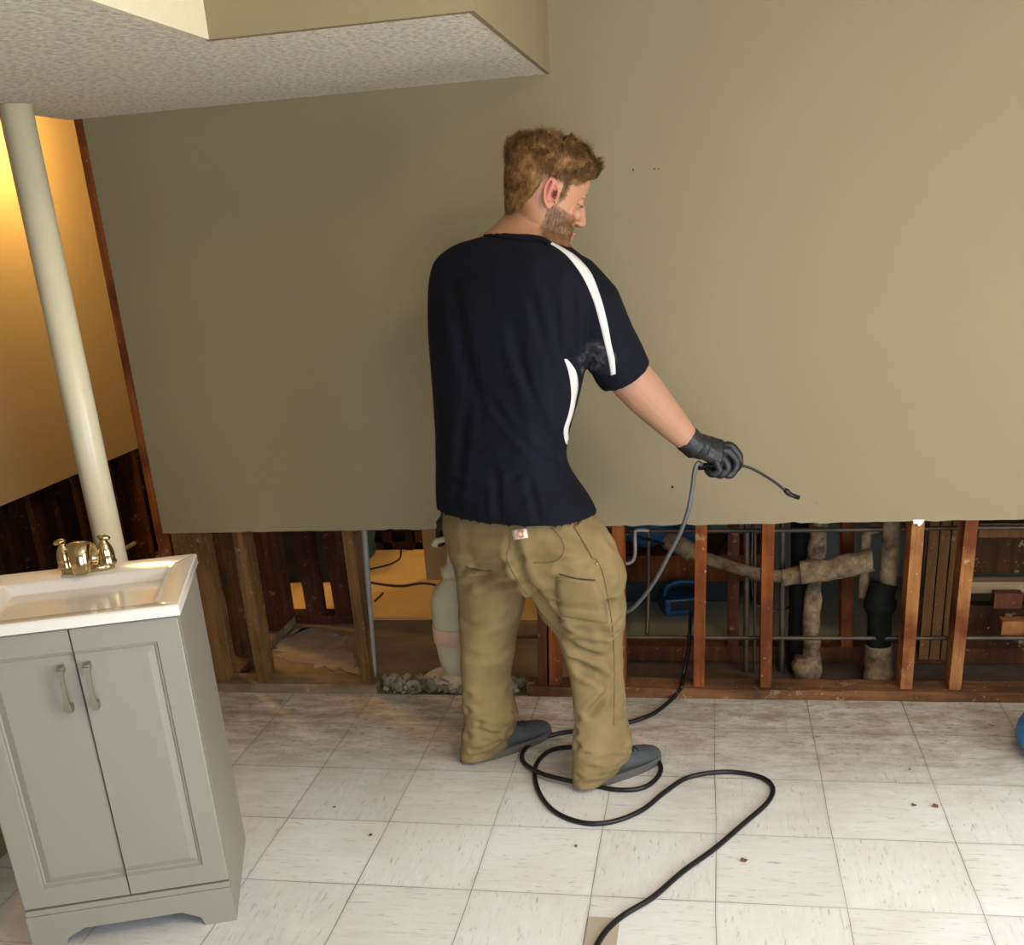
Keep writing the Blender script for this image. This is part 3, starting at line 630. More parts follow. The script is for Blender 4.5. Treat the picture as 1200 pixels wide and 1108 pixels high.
# faucet
fxc, fyc = (bx0+bx1)/2-.008, (by1+oy1)/2+.008
b = BM(); rings = []
for z, k in ((0, 1), (.010, 1), (.014, .94)):
    rings.append([Vector((fxc+k*(.063*(1 if math.cos(a) > 0 else -1)*abs(math.cos(a))**.5), fyc+k*.026*math.sin(a), CT1+z)) for a in [2*math.pi*i/32 for i in range(32)]])
ring_loft(b, rings); fau = obj('faucet', b, M['brass'], van, True)
b = BM(); S_ = []
for i in range(17):
    t_ = i/16; a = math.pi*t_
    S_.append((Vector((fxc, fyc-.008-(.030*(1-math.cos(a))), CT1+.012+.058*math.sin(a)+.010*(1-t_)))))
rings = []
for i, p in enumerate(S_):
    t_ = i/16; wx = .016*(1-t_)+.021; rings.append([p+Vector((wx*math.cos(u), 0, 0)) + (Vector((0, math.cos(math.pi*t_), -.0*t_))*0) + Vector((0, .012*math.sin(u)*math.sin(math.pi*t_)*(-1 if t_ > .5 else -1)+(.012*math.sin(u)*math.cos(math.pi*t_)), .011*math.sin(u)*math.sin(math.pi*t_))) for u in [2*math.pi*k/16 for k in range(16)]])
ring_loft(b, rings); obj('spout', b, M['brass'], fau, True)
for sx in (-1, 1):
    b = BM(); X = Matrix.Translation((fxc+sx*.048, fyc, CT1+.010))
    lathe(b, [(.021, 0), (.0225, .006), (.020, .012), (.0205, .022), (.0195, .034), (.016, .046), (.011, .055), (.0085, .060), (.0085, .064)], 20, X); h = obj('handle', b, M['brass'], fau, True)
    b = BM(); ellipsoid(b, (fxc+sx*.052, fyc-.006, CT1+.079), (.016, .010, .007), Matrix.Rotation(R_(sx*12), 3, 'Y'), 16); obj('lever', b, M['brass'], fau, True)
# ------------------------------------------------------------ the man
BA = R_(28)                                   # body faces right and away
BR = Vector((math.cos(BA), -math.sin(BA), 0)); BF = Vector((math.sin(BA), math.cos(BA), 0)); ZU = Vector((0, 0, 1))
man = thing('person', 'man with curly reddish hair, navy t-shirt and tan work trousers, holding a spray wand', 'person', (-.5, 2.82, 0))
def hring(C, wpx, hy, right=BR, fwd=BF, n=28, sq=1.0):
    """horizontal body ring whose outline seen from the camera is wpx pixels to each side"""
    v = Vector((C.x, C.y, 0)).normalized(); side = Vector((v.y, -v.x, 0))
    w_ = wpx/ppm(C); a = abs(right.dot(side)); b_ = abs(fwd.dot(side))
    hx = math.sqrt(max(w_*w_-(hy*b_)**2, (.45*w_)**2))/a
    out = []
    for k in range(n):
        t = 2*math.pi*k/n; ct, st = math.cos(t), math.sin(t)
        out.append(C + right*(hx*math.copysign(abs(ct)**sq, ct)) + fwd*(hy*math.copysign(abs(st)**sq, st)))
    return out
def lring(C, axis, ref, rx, ry, n=24):
    axis = axis.normalized(); u = (ref-axis*ref.dot(axis)).normalized(); v = axis.cross(u)
    return [C+u*(rx*math.cos(2*math.pi*k/n))+v*(ry*math.sin(2*math.pi*k/n)) for k in range(n)]
def limb(bm, pts, radii, n=24, ref=ZU, cap=True, flat=1.0):
    P = [Vector(p) for p in pts]; rings = []
    for i, p in enumerate(P):
        ax = P[min(i+1, len(P)-1)]-P[max(i-1, 0)]
        rr_ = ref if abs(ax.normalized().dot(ref)) < .93 else BF
        rings.append(lring(p, ax, rr_, radii[i], radii[i]*flat, n))
    ring_loft(bm, rings, cap)
def dens(rows, k=4):
    """catmull-interpolate rows of numbers"""
    out = []; n = len(rows)
    for i in range(n-1):
        a, b_, c_2, d_ = rows[max(i-1, 0)], rows[i], rows[i+1], rows[min(i+2, n-1)]
        for j in range(k):
            t = j/k; out.append([.5*(2*q+(r-p)*t+(2*p-5*q+4*r-s)*t*t+(-p+3*q-3*r+s)*t**3) for p, q, r, s in zip(a, b_, c_2, d_)])
    out.append(list(rows[-1])); return out
# rows: py, left px, right px, distance, front-back radius
TORSO = [(274, 570, 632, 2.865, .066), (278, 552, 643, 2.86, .085), (282, 537, 650, 2.855, .096), (289, 523, 660, 2.85, .106), (302, 508, 675, 2.845, .118), (322, 502, 688, 2.84, .130), (350, 500, 694, 2.835, .136), (390, 501, 688, 2.83, .138), (430, 504, 682, 2.825, .136),
         (470, 508, 673, 2.82, .130), (505, 510, 664, 2.815, .126), (535, 511, 661, 2.81, .126), (560, 511, 672, 2.805, .138), (580, 511, 686, 2.80, .147), (599, 512, 696, 2.80, .154)]
def torso_rings(sc=1.0, rows=TORSO, hem=False):
    rg = []
    D_ = dens(rows)
    for py, l, r, Y, hy in D_:
        rg.append(hring(U((l+r)/2, py, Y), (r-l)/2*sc, hy*sc, sq=.88))
    return rg
SH_R = [U(648, 322, 2.80), U(668, 336, 2.79), U(692, 362, 2.795), U(712, 402, 2.815), U(733, 441, 2.845)]
SH_L = [U(546, 325, 2.91), U(540, 360, 2.94), U(537, 400, 2.97), U(538, 432, 2.99)]
# --- t-shirt
bm = BM(); rg = torso_rings(1.0)
C0 = sum(rg[-1], Vector())/len(rg[-1])
rg += [[C0+(p-C0)*.93+Vector((0, 0, .012)) for p in rg[-1]], [C0+(p-C0)*.86+Vector((0, 0, .05)) for p in rg[-1]]]
ring_loft(bm, rg)
def sleeve(bm, P, rad):
    ax = (P[-1]-P[-2]).normalized()
    limb(bm, P+[P[-1]-ax*.004, P[-1]-ax*.03], rad+[rad[-1]*.90, rad[-1]*.86])
sleeve(bm, SH_R, [.075, .083, .083, .077, .073])
sleeve(bm, SH_L, [.085, .080, .072, .068])
shirt = remesh(bm, .0055, 14)
def fold(c, A, B, wd, dp):
    """one soft crease between two points in the body"""
    d = B-A; t = max(0, min(1, (c-A).dot(d)/d.length_squared)); r = (c-(A+d*t)).length
    if r > wd*3: return 0
    tp = math.sin(math.pi*min(1, max(0, t*.94+.03)))**.5
    return -dp*tp*(math.exp(-(r/wd)**2)-.55*math.exp(-((r-wd*1.6)/(wd*.8))**2))
def bvh_of(me):
    return BVHTree.FromPolygons([v.co.copy() for v in me.vertices], [p.vertices[:] for p in me.polygons])
def hit(bv, x, y):
    h_ = bv.ray_cast(CAMP, ray(x, y).normalized())
    if h_[0] is None:
        q = bv.find_nearest(U(x, y, 2.82)); return q[0], q[1]
    n = h_[1]
    return h_[0], (n if n.dot(ray(x, y)) < 0 else -n)
bv = bvh_of(shirt)
def creases(bv, lst): return [(hit(bv, a[0], a[1])[0], hit(bv, b_[0], b_[1])[0], w_, d_) for a, b_, w_, d_ in lst]
sc = creases(bv, [((668, 335), (672, 430), .016, .008), ((640, 300), (655, 420), .02, .004), ((625, 350), (655, 470), .014, .005), ((600, 380), (640, 520), .018, .005), ((612, 430), (655, 540), .012, .005), ((575, 470), (640, 545), .014, .004),
    ((655, 535), (600, 560), .012, .006), ((662, 548), (610, 585), .014, .005), ((655, 525), (590, 530), .014, .004), ((515, 560), (570, 580), .016, .004), ((512, 530), (560, 520), .016, .004), ((700, 400), (690, 445), .010, .004),
    ((676, 420), (700, 415), .010, .004), ((530, 330), (560, 480), .025, .005), ((545, 470), (535, 600), .02, .004), ((620, 560), (630, 608), .012, .004), ((580, 555), (585, 610), .014, .004)])
def fshirt(c, n):
    d = 1.5*sum(fold(c, *k) for k in sc)
    d += .0035*noise.noise(Vector((c.x*9, c.y*9, c.z*3.2))) + .0018*noise.noise(Vector((c.x*22, c.y*22, c.z*8)))
    return d*(1-n.z*n.z)
displace(shirt, fshirt)
def m_shirt():
    t = NT('navy_jersey')
    # a shiny chalk-smeared area worn into the sleeve near its hem
    P = U(698, 422, 2.745)-man.location
    vm = t.t.nodes.new('ShaderNodeVectorMath'); vm.operation = 'DISTANCE'; t.t.links.new(t.obj(), vm.inputs[0]); vm.inputs[1].default_value = P
    dist = t.math('ADD', vm.outputs['Value'], t.math('MULTIPLY', t.math('SUBTRACT', t.noise(26, 4), .5), .05))
    mk = t.ramp(t.math('MULTIPLY', dist, 10.), [(.42, 1.), (.56, 0.)])
    sm = t.ramp(t.noise(40, 4, None, .6, .8), [(.48, (.010, .010, .012)), (.62, (.05, .05, .055)), (.74, (.16, .16, .16))])
    col = t.ramp(t.noise(5, 3), [(.3, (.0020, .0021, .0042)), (.7, (.0032, .0037, .0098))])
    t.b.inputs['Sheen Weight'].default_value = .0
    t.base(t.mix(mk, col, sm), .85, 0, .2)
    t.set(t.b, 'Roughness', t.math('SUBTRACT', .85, t.math('MULTIPLY', mk, .4)))
    return t.m
M['navy'] = m_shirt()
M['white_cloth'] = plain('white_jersey', (.62, .58, .53), .8, var=.02)
M['khaki'] = None
def m_khaki():
    t = NT('tan_duck_canvas'); v = t.mapping((1, 1, 1))
    wv = t.noise(700, 2); t.bump(wv, .22, .001)
    c = t.ramp(t.noise(9, 5), [(.3, (.180, .122, .050)), (.7, (.240, .168, .074))])
    t.b.inputs['Sheen Weight'].default_value = .02
    return t.base(c, .85, 0, .2)
M['khaki'] = m_khaki()
sh = obj('t_shirt', shirt, M['navy'], man, True, True)
def reb(me, par):  # world-space BVH of a stored child mesh
    Mx = Matrix.Translation(par.location) @ par.rotation_euler.to_matrix().to_4x4()
    return BVHTree.FromPolygons([Mx @ v.co for v in me.vertices], [p.vertices[:] for p in me.polygons])
bv = reb(shirt, man)
def ribbon(name, L, mat, par, bv, off=.0015, th=.002, sub=6, cols=3, smooth=True, world=man):
    """conforming strip: L = [(left px), (right px)] pairs down its length"""
    A = catmull([Vector((a[0], a[1], 0)) for a, _ in L], sub) if len(L) > 2 else [Vector((*L[0][0], 0)).lerp(Vector((*L[1][0], 0)), k/sub) for k in range(sub+1)]
    B = catmull([Vector((b_[0], b_[1], 0)) for _, b_ in L], sub) if len(L) > 2 else [Vector((*L[0][1], 0)).lerp(Vector((*L[1][1], 0)), k/sub) for k in range(sub+1)]
    bm = BM(); top_, bot_ = [], []
    for a, b_ in zip(A, B):
        rt, rb = [], []
        for k in range(cols+1):
            q = a.lerp(b_, k/cols); p, n = hit(bv, q.x, q.y)
            rt.append(bm.verts.new(p+n*(off+th))); rb.append(bm.verts.new(p-n*.002))
        top_.append(rt); bot_.append(rb)
    m, n_ = len(top_), cols+1
    for i in range(m-1):
        for k in range(cols):
            bm.faces.new((top_[i][k], top_[i][k+1], top_[i+1][k+1], top_[i+1][k])); bm.faces.new((bot_[i][k], bot_[i+1][k], bot_[i+1][k+1], bot_[i][k+1]))
        for k in (0, cols): bm.faces.new((top_[i][k], top_[i+1][k], bot_[i+1][k], bot_[i][k]))
    for i in (0, m-1):
        for k in range(cols): bm.faces.new((top_[i][k], top_[i][k+1], bot_[i][k+1], bot_[i][k]))
    me = bpy.data.meshes.new(name); bmesh.ops.recalc_face_normals(bm, faces=bm.faces); bm.to_mesh(me); bm.free()
    me.transform(Matrix.Translation(-world.location))
    me.materials.append(mat); me.polygons.foreach_set('use_smooth', [smooth]*len(me.polygons))
    o = bpy.data.objects.new(name, me); link(o, par); return o
def seam(name, pts, mat, par, bv, r=.0014, off=.0006, sub=8):
    P = catmull([Vector((x, y, 0)) for x, y in pts], sub) if len(pts) > 2 else [Vector((*pts[0], 0)).lerp(Vector((*pts[1], 0)), k/sub) for k in range(sub+1)]
    Q = []
    for q in P:
        p, n = hit(bv, q.x, q.y); Q.append(p+n*off-man.location)
    bm = BM(); tube(bm, Q, r, 6); return obj(name, bm, mat, par, True)
ribbon('sleeve_stripe', [((641, 284), (646, 284)), ((656, 293), (661, 292)), ((668, 304), (675, 301)), ((683, 325), (692, 320)), ((695, 352), (703, 347)), ((703, 380), (711, 376)), ((709, 405), (716, 402)), ((713, 422), (720, 420)), ((716, 440), (721.5, 438))], M['white_cloth'], sh, bv, off=.001, th=.001)['label'] = 'white stripe down the sleeve'
ribbon('side_panel', [((661, 421), (664, 421)), ((666, 436), (674, 434)), ((669, 455), (677, 452)), ((669, 470), (674.5, 468)), ((666, 486), (671, 485)), ((661, 502), (666, 501)), ((661, 512), (665.5, 514)), ((663, 520), (666, 522))], M['white_cloth'], sh, bv, off=.001, th=.001)['label'] = 'white mesh panel under the arm'
M['smear'] = plain('shiny_smear', (.022, .024, .030), .38, bump=.5, bscale=35, var=.9, spec=.6)
False and ribbon('sleeve_badge', [((680, 408), (690, 400)), ((680, 425), (704, 410)), ((684, 440), (709, 425)), ((690, 452), (713, 439))], M['smear'], sh, bv, off=.0006, th=.0006, cols=8)
ribbon('collar', [((566, 273), (567, 277)), ((585, 275), (585, 279)), ((605, 276.5), (605, 281)), ((625, 277), (624, 281.5)), ((637, 280), (635, 284)), ((646, 286), (642, 289))], M['navy'], sh, bv, off=.002, th=.003)
# --- trousers
TR = [(592, 524, 684, 2.80, .115), (606, 519, 698, 2.80, .128), (625, 518, 712, 2.80, .142), (645, 521, 721, 2.80, .145), (662, 527, 727, 2.80, .14), (680, 536, 728, 2.80, .12)]
LL = [(640, 523, 614, 2.83, .11), (665, 532, 620, 2.84, .108), (700, 536, 618, 2.855, .104), (730, 538, 612, 2.865, .098), (760, 540, 604, 2.875, .092), (790, 543, 599, 2.885, .088), (815, 544, 598, 2.89, .088), (838, 544, 605, 2.89, .092), (858, 543, 603, 2.89, .094), (874, 543, 593, 2.885, .092), (888, 545, 583, 2.88, .080)]
RL = [(640, 600, 719, 2.765, .115), (665, 602, 727, 2.765, .125), (690, 613, 731, 2.77, .122), (715, 630, 733, 2.775, .112), (742, 652, 732, 2.78, .104), (770, 664, 730, 2.775, .098), (800, 671, 730, 2.765, .092), (825, 675, 732, 2.755, .092), (845, 673, 736, 2.75, .097), (868, 671, 738, 2.745, .102), (892, 671, 738, 2.74, .102), (908, 674, 726, 2.735, .090), (917, 676, 712, 2.73, .075)]
bm = BM()
ring_loft(bm, torso_rings(1, TR))
def leg(bm, rows, sc_=1.0, hem=True):
    fw = Vector((math.sin(R_(42)), math.cos(R_(42)), 0)); rt = Vector((fw.y, -fw.x, 0))
    rg = [hring(U((l+r)/2, py, Y), (r-l)/2*sc_, hy*sc_, rt, fw) for py, l, r, Y, hy in dens(rows)]
    if hem:
        C = sum(rg[-1], Vector())/len(rg[-1])
        rg += [[C+(p-C)*.88+Vector((0, 0, .01)) for p in rg[-1]], [C+(p-C)*.8+Vector((0, 0, .04)) for p in rg[-1]]]
    ring_loft(bm, rg)
leg(bm, LL); leg(bm, RL)
tr_ = remesh(bm, .006, 4)
bv = bvh_of(tr_)
tc = creases(bv, [((600, 640), (655, 735), .020, .010), ((590, 665), (540, 690), .014, .006), ((610, 655), (540, 670), .010, .005), ((540, 668), (572, 672), .006, .006), ((560, 690), (612, 680), .012, .006),
    ((545, 735), (600, 720), .018, .005), ((548, 770), (598, 760), .018, .004), ((546, 815), (597, 808), .012, .006), ((547, 832), (602, 836), .010, .009), ((560, 848), (603, 840), .008, .010), ((548, 862), (598, 858), .010, .010), ((552, 880), (585, 868), .008, .008), ((560, 855), (585, 862), .008, .006),
    ((610, 655), (690, 660), .016, .006), ((625, 690), (725, 690), .016, .008), ((640, 700), (700, 712), .012, .008), ((650, 720), (725, 728), .012, .009), ((660, 735), (720, 742), .010, .009), ((668, 755), (700, 770), .014, .008), ((675, 775), (712, 800), .016, .010), ((680, 790), (700, 785), .012, .006),
    ((690, 838), (712, 810), .012, .007), ((676, 842), (732, 830), .010, .008), ((674, 858), (738, 866), .009, .012), ((676, 874), (736, 880), .009, .012), ((684, 884), (732, 874), .008, .008), ((690, 900), (730, 893), .008, .007), ((676, 910), (716, 905), .008, .006),
    ((640, 615), (720, 640), .014, .005), ((545, 625), (600, 632), .018, .004), ((700, 660), (715, 720), .018, .006), ((705, 735), (722, 830), .016, .005), ((640, 625), (690, 650), .016, .004), ((655, 668), (715, 672), .010, .005)])
tn = [(a, b_, w_*1.05, d_*2.2) for a, b_, w_, d_ in tc]
def ftr(c, n):
    d = max(-.020, min(.012, sum(fold(c, *k) for k in tn)))
    low = max(0, min(1, (.22-c.z)/.2))
    d += .006*noise.noise(Vector((c.x*8, c.y*8, c.z*13))) + .003*noise.noise(Vector((c.x*20, c.y*20, c.z*26)))
    d += low*.010*noise.noise(Vector((c.x*9, c.y*9, c.z*30+c.x*9)))
    return d
displace(tr_, ftr)
for v in tr_.vertices:
    if v.co.z < .012: v.co.z = .012
tro = obj('trousers', tr_, M['khaki'], man, True, True)
bv = reb(tr_, man)
M['seam'] = plain('dark_seam_thread', (.12, .08, .035), .9)
seam('seam', [(598, 616), (597, 640), (594, 655), (606, 680), (632, 716), (655, 742)], M['seam'], tro, bv)
seam('seam', [(673, 612), (690, 645), (704, 665), (712, 700), (718, 740), (720, 800), (719, 850)], M['seam'], tro, bv)
seam('pocket_edge', [(640, 612), (655, 628), (661, 645), (650, 658), (625, 660)], M['seam'], tro, bv, .0012)
M['slit_shade'] = plain('pocket_slit_shade', (.03, .022, .012), .95)  # dark colour painted on as the shade inside pocket openings
ribbon('side_pocket', [((679, 600), (684, 600)), ((678, 609), (682, 609)), ((674, 617), (676, 617.5))], M['slit_shade'], tro, bv, off=.001, th=.0006, cols=1)['label'] = 'side pocket opening, its shade painted dark'
seam('pocket_edge', [(655, 673), (675, 678), (697, 680)], M['slit_shade'], tro, bv, .0018)
seam('pocket_edge', [(545, 664), (560, 668), (576, 669)], M['slit_shade'], tro, bv, .0018)
ribbon('cargo_pocket', [((652, 676), (700, 682)), ((652, 700), (708, 706)), ((656, 722), (712, 730))], M['khaki'], tro, bv, off=.002, th=.0025, cols=6)
ribbon('hammer_strap', [((672, 618), (675, 616)), ((686, 640), (689, 638)), ((694, 655), (697, 654))], M['khaki'], tro, bv, off=.002, th=.003, cols=1)
lp = ribbon('logo_patch', [((600, 621), (617, 620)), ((602, 633), (619, 630.5))], M['patch_white'], tro, bv, off=.0015, th=.0012, cols=3)
cc = [(611.5+3.6*math.cos(a), 625.8+3.6*math.sin(a)) for a in [R_(d) for d in range(40, 330, 20)]]
seam('logo', cc, M['patch_orange'], lp, bv, .0026, .003, 2)['label'] = 'small orange curl emblem'
seam('logo', [(608, 626), (611, 623), (614, 627)], M['patch_orange'], lp, bv, .0018, .003, 3)['label'] = 'small orange curl emblem'
p, n_ = hit(bv, 699, 661); b = BM(); ellipsoid(b, p-man.location, (.004, .004, .004), None, 10); obj('rivet', b, M['nickel'], tro, True)
# --- shoes
def shoe(C, ang, lab=None):
    """sole, upper, laces; toe along the heading"""
    f = Vector((math.sin(ang), math.cos(ang), 0)); s = Vector((f.y, -f.x, 0))
    def ringz(t, w_, h_, z0, n=20):
        return [C + f*t + s*(w_*math.cos(a)) + ZU*(z0+h_*(.5+.5*math.sin(a))) for a in [2*math.pi*k/n for k in range(n)]]
    bm = BM(); ring_loft(bm, [ringz(*r) for r in ((-.085, .012, .05, .022), (-.08, .032, .075, .018), (-.05, .037, .085, .015), (-.01, .037, .086, .015), (.03, .037, .082, .015), (.07, .041, .070, .015), (.11, .046, .056, .015), (.15, .047, .046, .015), (.18, .040, .038, .016), (.20, .026, .028, .018), (.206, .008, .014, .022))])
    me = remesh(bm, .004, 3); up = obj('shoe', me, M['shoe'], man, True, True)
    n = 28; out = []
    for k in range(n):
        a = 2*math.pi*k/n; t = .062+.150*math.cos(a); w_ = (.041+.010*math.cos(a))*abs(math.sin(a))**.75*math.copysign(1, math.sin(a)); out.append((t, w_))
    bm = BM(); ring_loft(bm, [[C+f*t*q+s*w_*q+ZU*z for t, w_ in out] for z, q in ((0, .97), (.004, 1.), (.018, 1.), (.024, .96))]); o = obj('sole', bm, M['sole'], up, False, False)
    o.data.transform(Matrix.Translation(-man.location))
    b2 = reb(me, man)
    for k in range(4):
        t = .062+.018*k; P = []
        for j in range(7):
            w_ = -.022+.044*j/6; q = C+f*(t+(.004 if j % 2 else -.002))+s*w_
            h_ = b2.ray_cast(q+ZU*.3, -ZU); P.append((h_[0] if h_[0] else q+ZU*.09)+ZU*.0015-man.location)
        bm = BM(); tube(bm, P, .0022, 6); obj('lace', bm, M['lace'], up, True)
    return up
M['shoe'] = plain('dark_grey_suede', (.055, .060, .062), .85, bump=.3, bscale=90, var=.2)
M['sole'] = plain('grey_rubber_sole', (.085, .075, .065), .8, var=.1)
M['lace'] = plain('dark_lace', (.03, .03, .032), .8)
FA = math.atan2(.20, .19)
cr = G(703, 915); cl = G(584, 884)
shoe(Vector((-.303, 2.755, 0)), R_(47)); shoe(Vector((-.657, 2.905, 0)), R_(44))
# --- body with head, neck, arms (one continuous surface)
HA, HP, HRl = R_(66), R_(25), R_(4)
Fd = Vector((math.sin(HA), math.cos(HA), 0)); Ld = Vector((-Fd.y, Fd.x, 0))
Fh = (Fd*math.cos(HP) - ZU*math.sin(HP)).normalized(); Uh = (ZU*math.cos(HP)+Fd*math.sin(HP)).normalized()
Uh = (Uh+Ld*math.sin(HRl)).normalized(); Lh = Uh.cross(Fh).normalized(); Fh = Lh.cross(Uh).normalized()
HC = U(640, 227, 2.87)
HS = 1.06
def H(x, y, z): return HC + (Fh*x + Lh*y + Uh*z)*HS
HeadM = Matrix(((*[Fh.x, Lh.x, Uh.x],), (*[Fh.y, Lh.y, Uh.y],), (*[Fh.z, Lh.z, Uh.z],)))
LEV = [(-.123, .082, .048, .018), (-.118, .090, .030, .030), (-.104, .094, .000, .042), (-.085, .092, -.030, .053), (-.060, .090, -.055, .061), (-.030, .088, -.083, .067), (0, .084, -.100, .071), (.020, .090, -.106, .074), (.045, .094, -.108, .0765), (.070, .086, -.104, .074), (.092, .064, -.078, .061), (.108, .040, -.050, .044), (.118, .012, -.020, .022)]
def head_ring(z, fr_, bk, w_, n=36, grow=0):
    out = []; c0 = (fr_+bk)/2; a = (fr_-bk)/2+grow
    for k in range(n):
        t = 2*math.pi*k/n; ct, st = math.cos(t), math.sin(t)
        out.append(H(c0+a*math.copysign(abs(ct)**.86, ct), (w_+grow)*math.copysign(abs(st)**.9, st), z))
    return out
def add_head(bm):
    ring_loft(bm, [head_ring(*r) for r in dens(LEV, 3)])
    E_ = lambda c, r, rot=None: ellipsoid(bm, H(*c), [q*HS for q in r], HeadM if rot is None else HeadM @ rot, 18)
    E_((.098, 0, -.008), (.012, .009, .022), Matrix.Rotation(R_(-22), 3, 'Y'))
    E_((.105, 0, -.026), (.013, .011, .015)); E_((.099, .010, -.034), (.010, .007, .007)); E_((.099, -.010, -.034), (.010, .007, .007)); E_((.111, 0, -.031), (.008, .008, .0075))
    for s in (-1, 1):
        E_((.079, s*.028, .019), (.012, .022, .008)); E_((.072, s*.042, -.026), (.018, .020, .016)); E_((.050, s*.046, -.070), (.03, .018, .024))
        E_((.0825, s*.029, .0035), (.0085, .0135, .0085))
    E_((.093, 0, -.062), (.009, .018, .0050)); E_((.092, 0, -.073), (.009, .016, .0055)); E_((.088, 0, -.105), (.012, .022, .013))
    # ears: a dished oval with a rim
    for s in (-1, 1):
        rim = [H(-.012+.017*math.cos(a)+(-.004*math.sin(a)), s*(.078+.010*max(0, -math.cos(a))+.003), -.012+.031*math.sin(a)*(1 if math.sin(a) > 0 else .9)) for a in [2*math.pi*k/20 for k in range(21)]]
        tube(bm, rim, [.0048*HS if 2 < k < 17 else .004*HS for k in range(21)], 8)
        E_((-.010, s*.0755, -.012), (.016, .0055, .029)); E_((-.006, s*.0800, -.038), (.009, .005, .010)); E_((.006, s*.077, -.014), (.005, .006, .009))
        E_((-.014, s*.082, -.004), (.004, .004, .018))
bm = BM(); add_head(bm)
NB = U(603, 277, 2.87)
limb(bm, [H(-.015, 0, .01), H(-.020, 0, -.045)], [.056, .058], 28, flat=.92)
ring_loft(bm, [hring(U((l+r)/2, py, Y), (r-l)/2, hy) for py, l, r, Y, hy in dens([(222, 600, 650, 2.88, .050), (240, 595, 652, 2.88, .055), (254, 587, 650, 2.875, .060), (266, 573, 648, 2.87, .068), (275, 557, 655, 2.865, .078), (284, 540, 664, 2.86, .09), (300, 530, 672, 2.855, .10)])])
ring_loft(bm, torso_rings(.90, TORSO[2:-3]+[(604, 540, 670, 2.8, .09), (640, 545, 690, 2.8, .09)]))
leg(bm, LL[:-3], .5, False); leg(bm, RL[:-3], .5, False)
# right arm: elbow just past the sleeve, forearm to the gloved wrist
AR = [U(668, 335, 2.79), U(695, 368, 2.80), U(716, 405, 2.82), U(738, 442, 2.85), U(756, 462, 2.875), U(775, 483, 2.90), U(793, 502, 2.925), U(810, 519, 2.948), U(816, 523, 2.955)]
limb(bm, AR, [.070, .064, .060, .0585, .057, .050, .041, .032, .028], 24, flat=.93)
AL = [U(546, 330, 2.91), U(538, 370, 2.94), U(531, 415, 2.98), U(526, 450, 3.01), U(527, 490, 3.04), U(530, 535, 3.06), U(530, 575, 3.06), U(532, 600, 3.06)]
limb(bm, AL, [.065, .060, .054, .052, .050, .044, .034, .030], 24, flat=.93)
body = remesh(bm, .0034, 3, .45)
def to_head(c): d = c-HC; return Vector((d.dot(Fh), d.dot(Lh), d.dot(Uh)))/HS
def fbody(c, n):
    q = to_head(c)
    if q.length < .17:
        # eye sockets
        d = 0
        for s in (-1, 1):
            d -= .004*math.exp(-(((q.x-.088)/.02)**2+((q.y-s*.030)/.013)**2+((q.z-.010)/.006)**2))
        d -= .0035*math.exp(-(((q.x-.10)/.02)**2+(q.y/.02)**2+((q.z+.0675)/.0022)**2))
        for s in (-1, 1): d -= .006*math.exp(-(((q.x+.002)/.006)**2+((q.z+.010)/.009)**2))*(1 if abs(q.y)-.074 > 0 else 0)
        return d
    return .0012*noise.noise(c*14)
displace(body, fbody)
ca = body.color_attributes.new('skin_tone', 'FLOAT_COLOR', 'POINT')
def hairline(q):
    """lowest hair height for a point of the head, by how far forward it is"""
    x = q.x
    if x > .085: return .072
    if x > .045: return .030+(x-.045)*1.0
    if x > .014: return -.028+(x-.014)*1.6 if x < .03 else .030
    if x > -.030: return .022
    return max(-.072, .022-(-.030-x)*3.0)
for v in body.vertices:
    q = to_head(v.co); base = Vector((.39, .20, .12)); k = noise.noise(v.co*26)*.5+noise.noise(v.co*70)*.3
    col_ = base*(1+.12*k)
    if q.length < .20:
        col_ = Vector((.43, .205, .11))*(1+.08*k)
        be = 0
        if q.z < -.030+.35*(.02-q.x)*0 and q.x > -.005:
            lim = -.040 if q.x > .07 else -.020-.2*max(0, q.x-.0)
            be = max(0, min(1, (lim-q.z)/.016))*max(0, min(1, (q.x+.005)/.014))
            if abs(q.y) < .022 and q.x > .09 and -.076 < q.z < -.056: be *= .25
        if -.046 > q.z > -.056 and q.x > .085: be = max(be, .5)
        be *= .95+.4*noise.noise(v.co*90)
        col_ = col_.lerp(Vector((.12, .060, .022)), max(0, min(1, be))*.92)
        if abs(q.y) > .0745 and -.045 < q.z < .03 and -.04 < q.x < .012: col_ = Vector((.47, .165, .11)) if q.z > -.03 else Vector((.46, .20, .12))
        if abs(q.y) > .070 and abs(q.x+.001) < .005 and abs(q.z+.010) < .008: col_ = Vector((.10, .03, .02))  # ear hollow painted dark to stand for its shade
        if abs(q.y) < .02 and q.x > .092 and -.079 < q.z < -.057: col_ = Vector((.40, .18, .12))
        hl = hairline(q)
        if q.z > hl-.004 and q.length > .06 and (v.normal.dot(v.co-HC) > 0) and q.length < .135: col_ = col_.lerp(Vector((.20, .105, .045)), .8)
        for s in (-1, 1):
            if abs(q.y-s*.030) < .018 and abs(q.z-.0205) < .004 and q.x > .06: col_ = col_.lerp(Vector((.22, .11, .05)), .75)
            if abs(q.y-s*.029) < .012 and abs(q.z+.0015) < .0018 and q.x > .07: col_ = Vector((.10, .05, .03))
    else:
        e = (v.co-U(752, 461, 2.85)).length
        if e < .03: col_ = col_.lerp(Vector((.56, .20, .12)), (1-e/.03)*.6)
    ca.data[v.index].color = (max(0, col_[0]), max(0, col_[1]), max(0, col_[2]), 1)
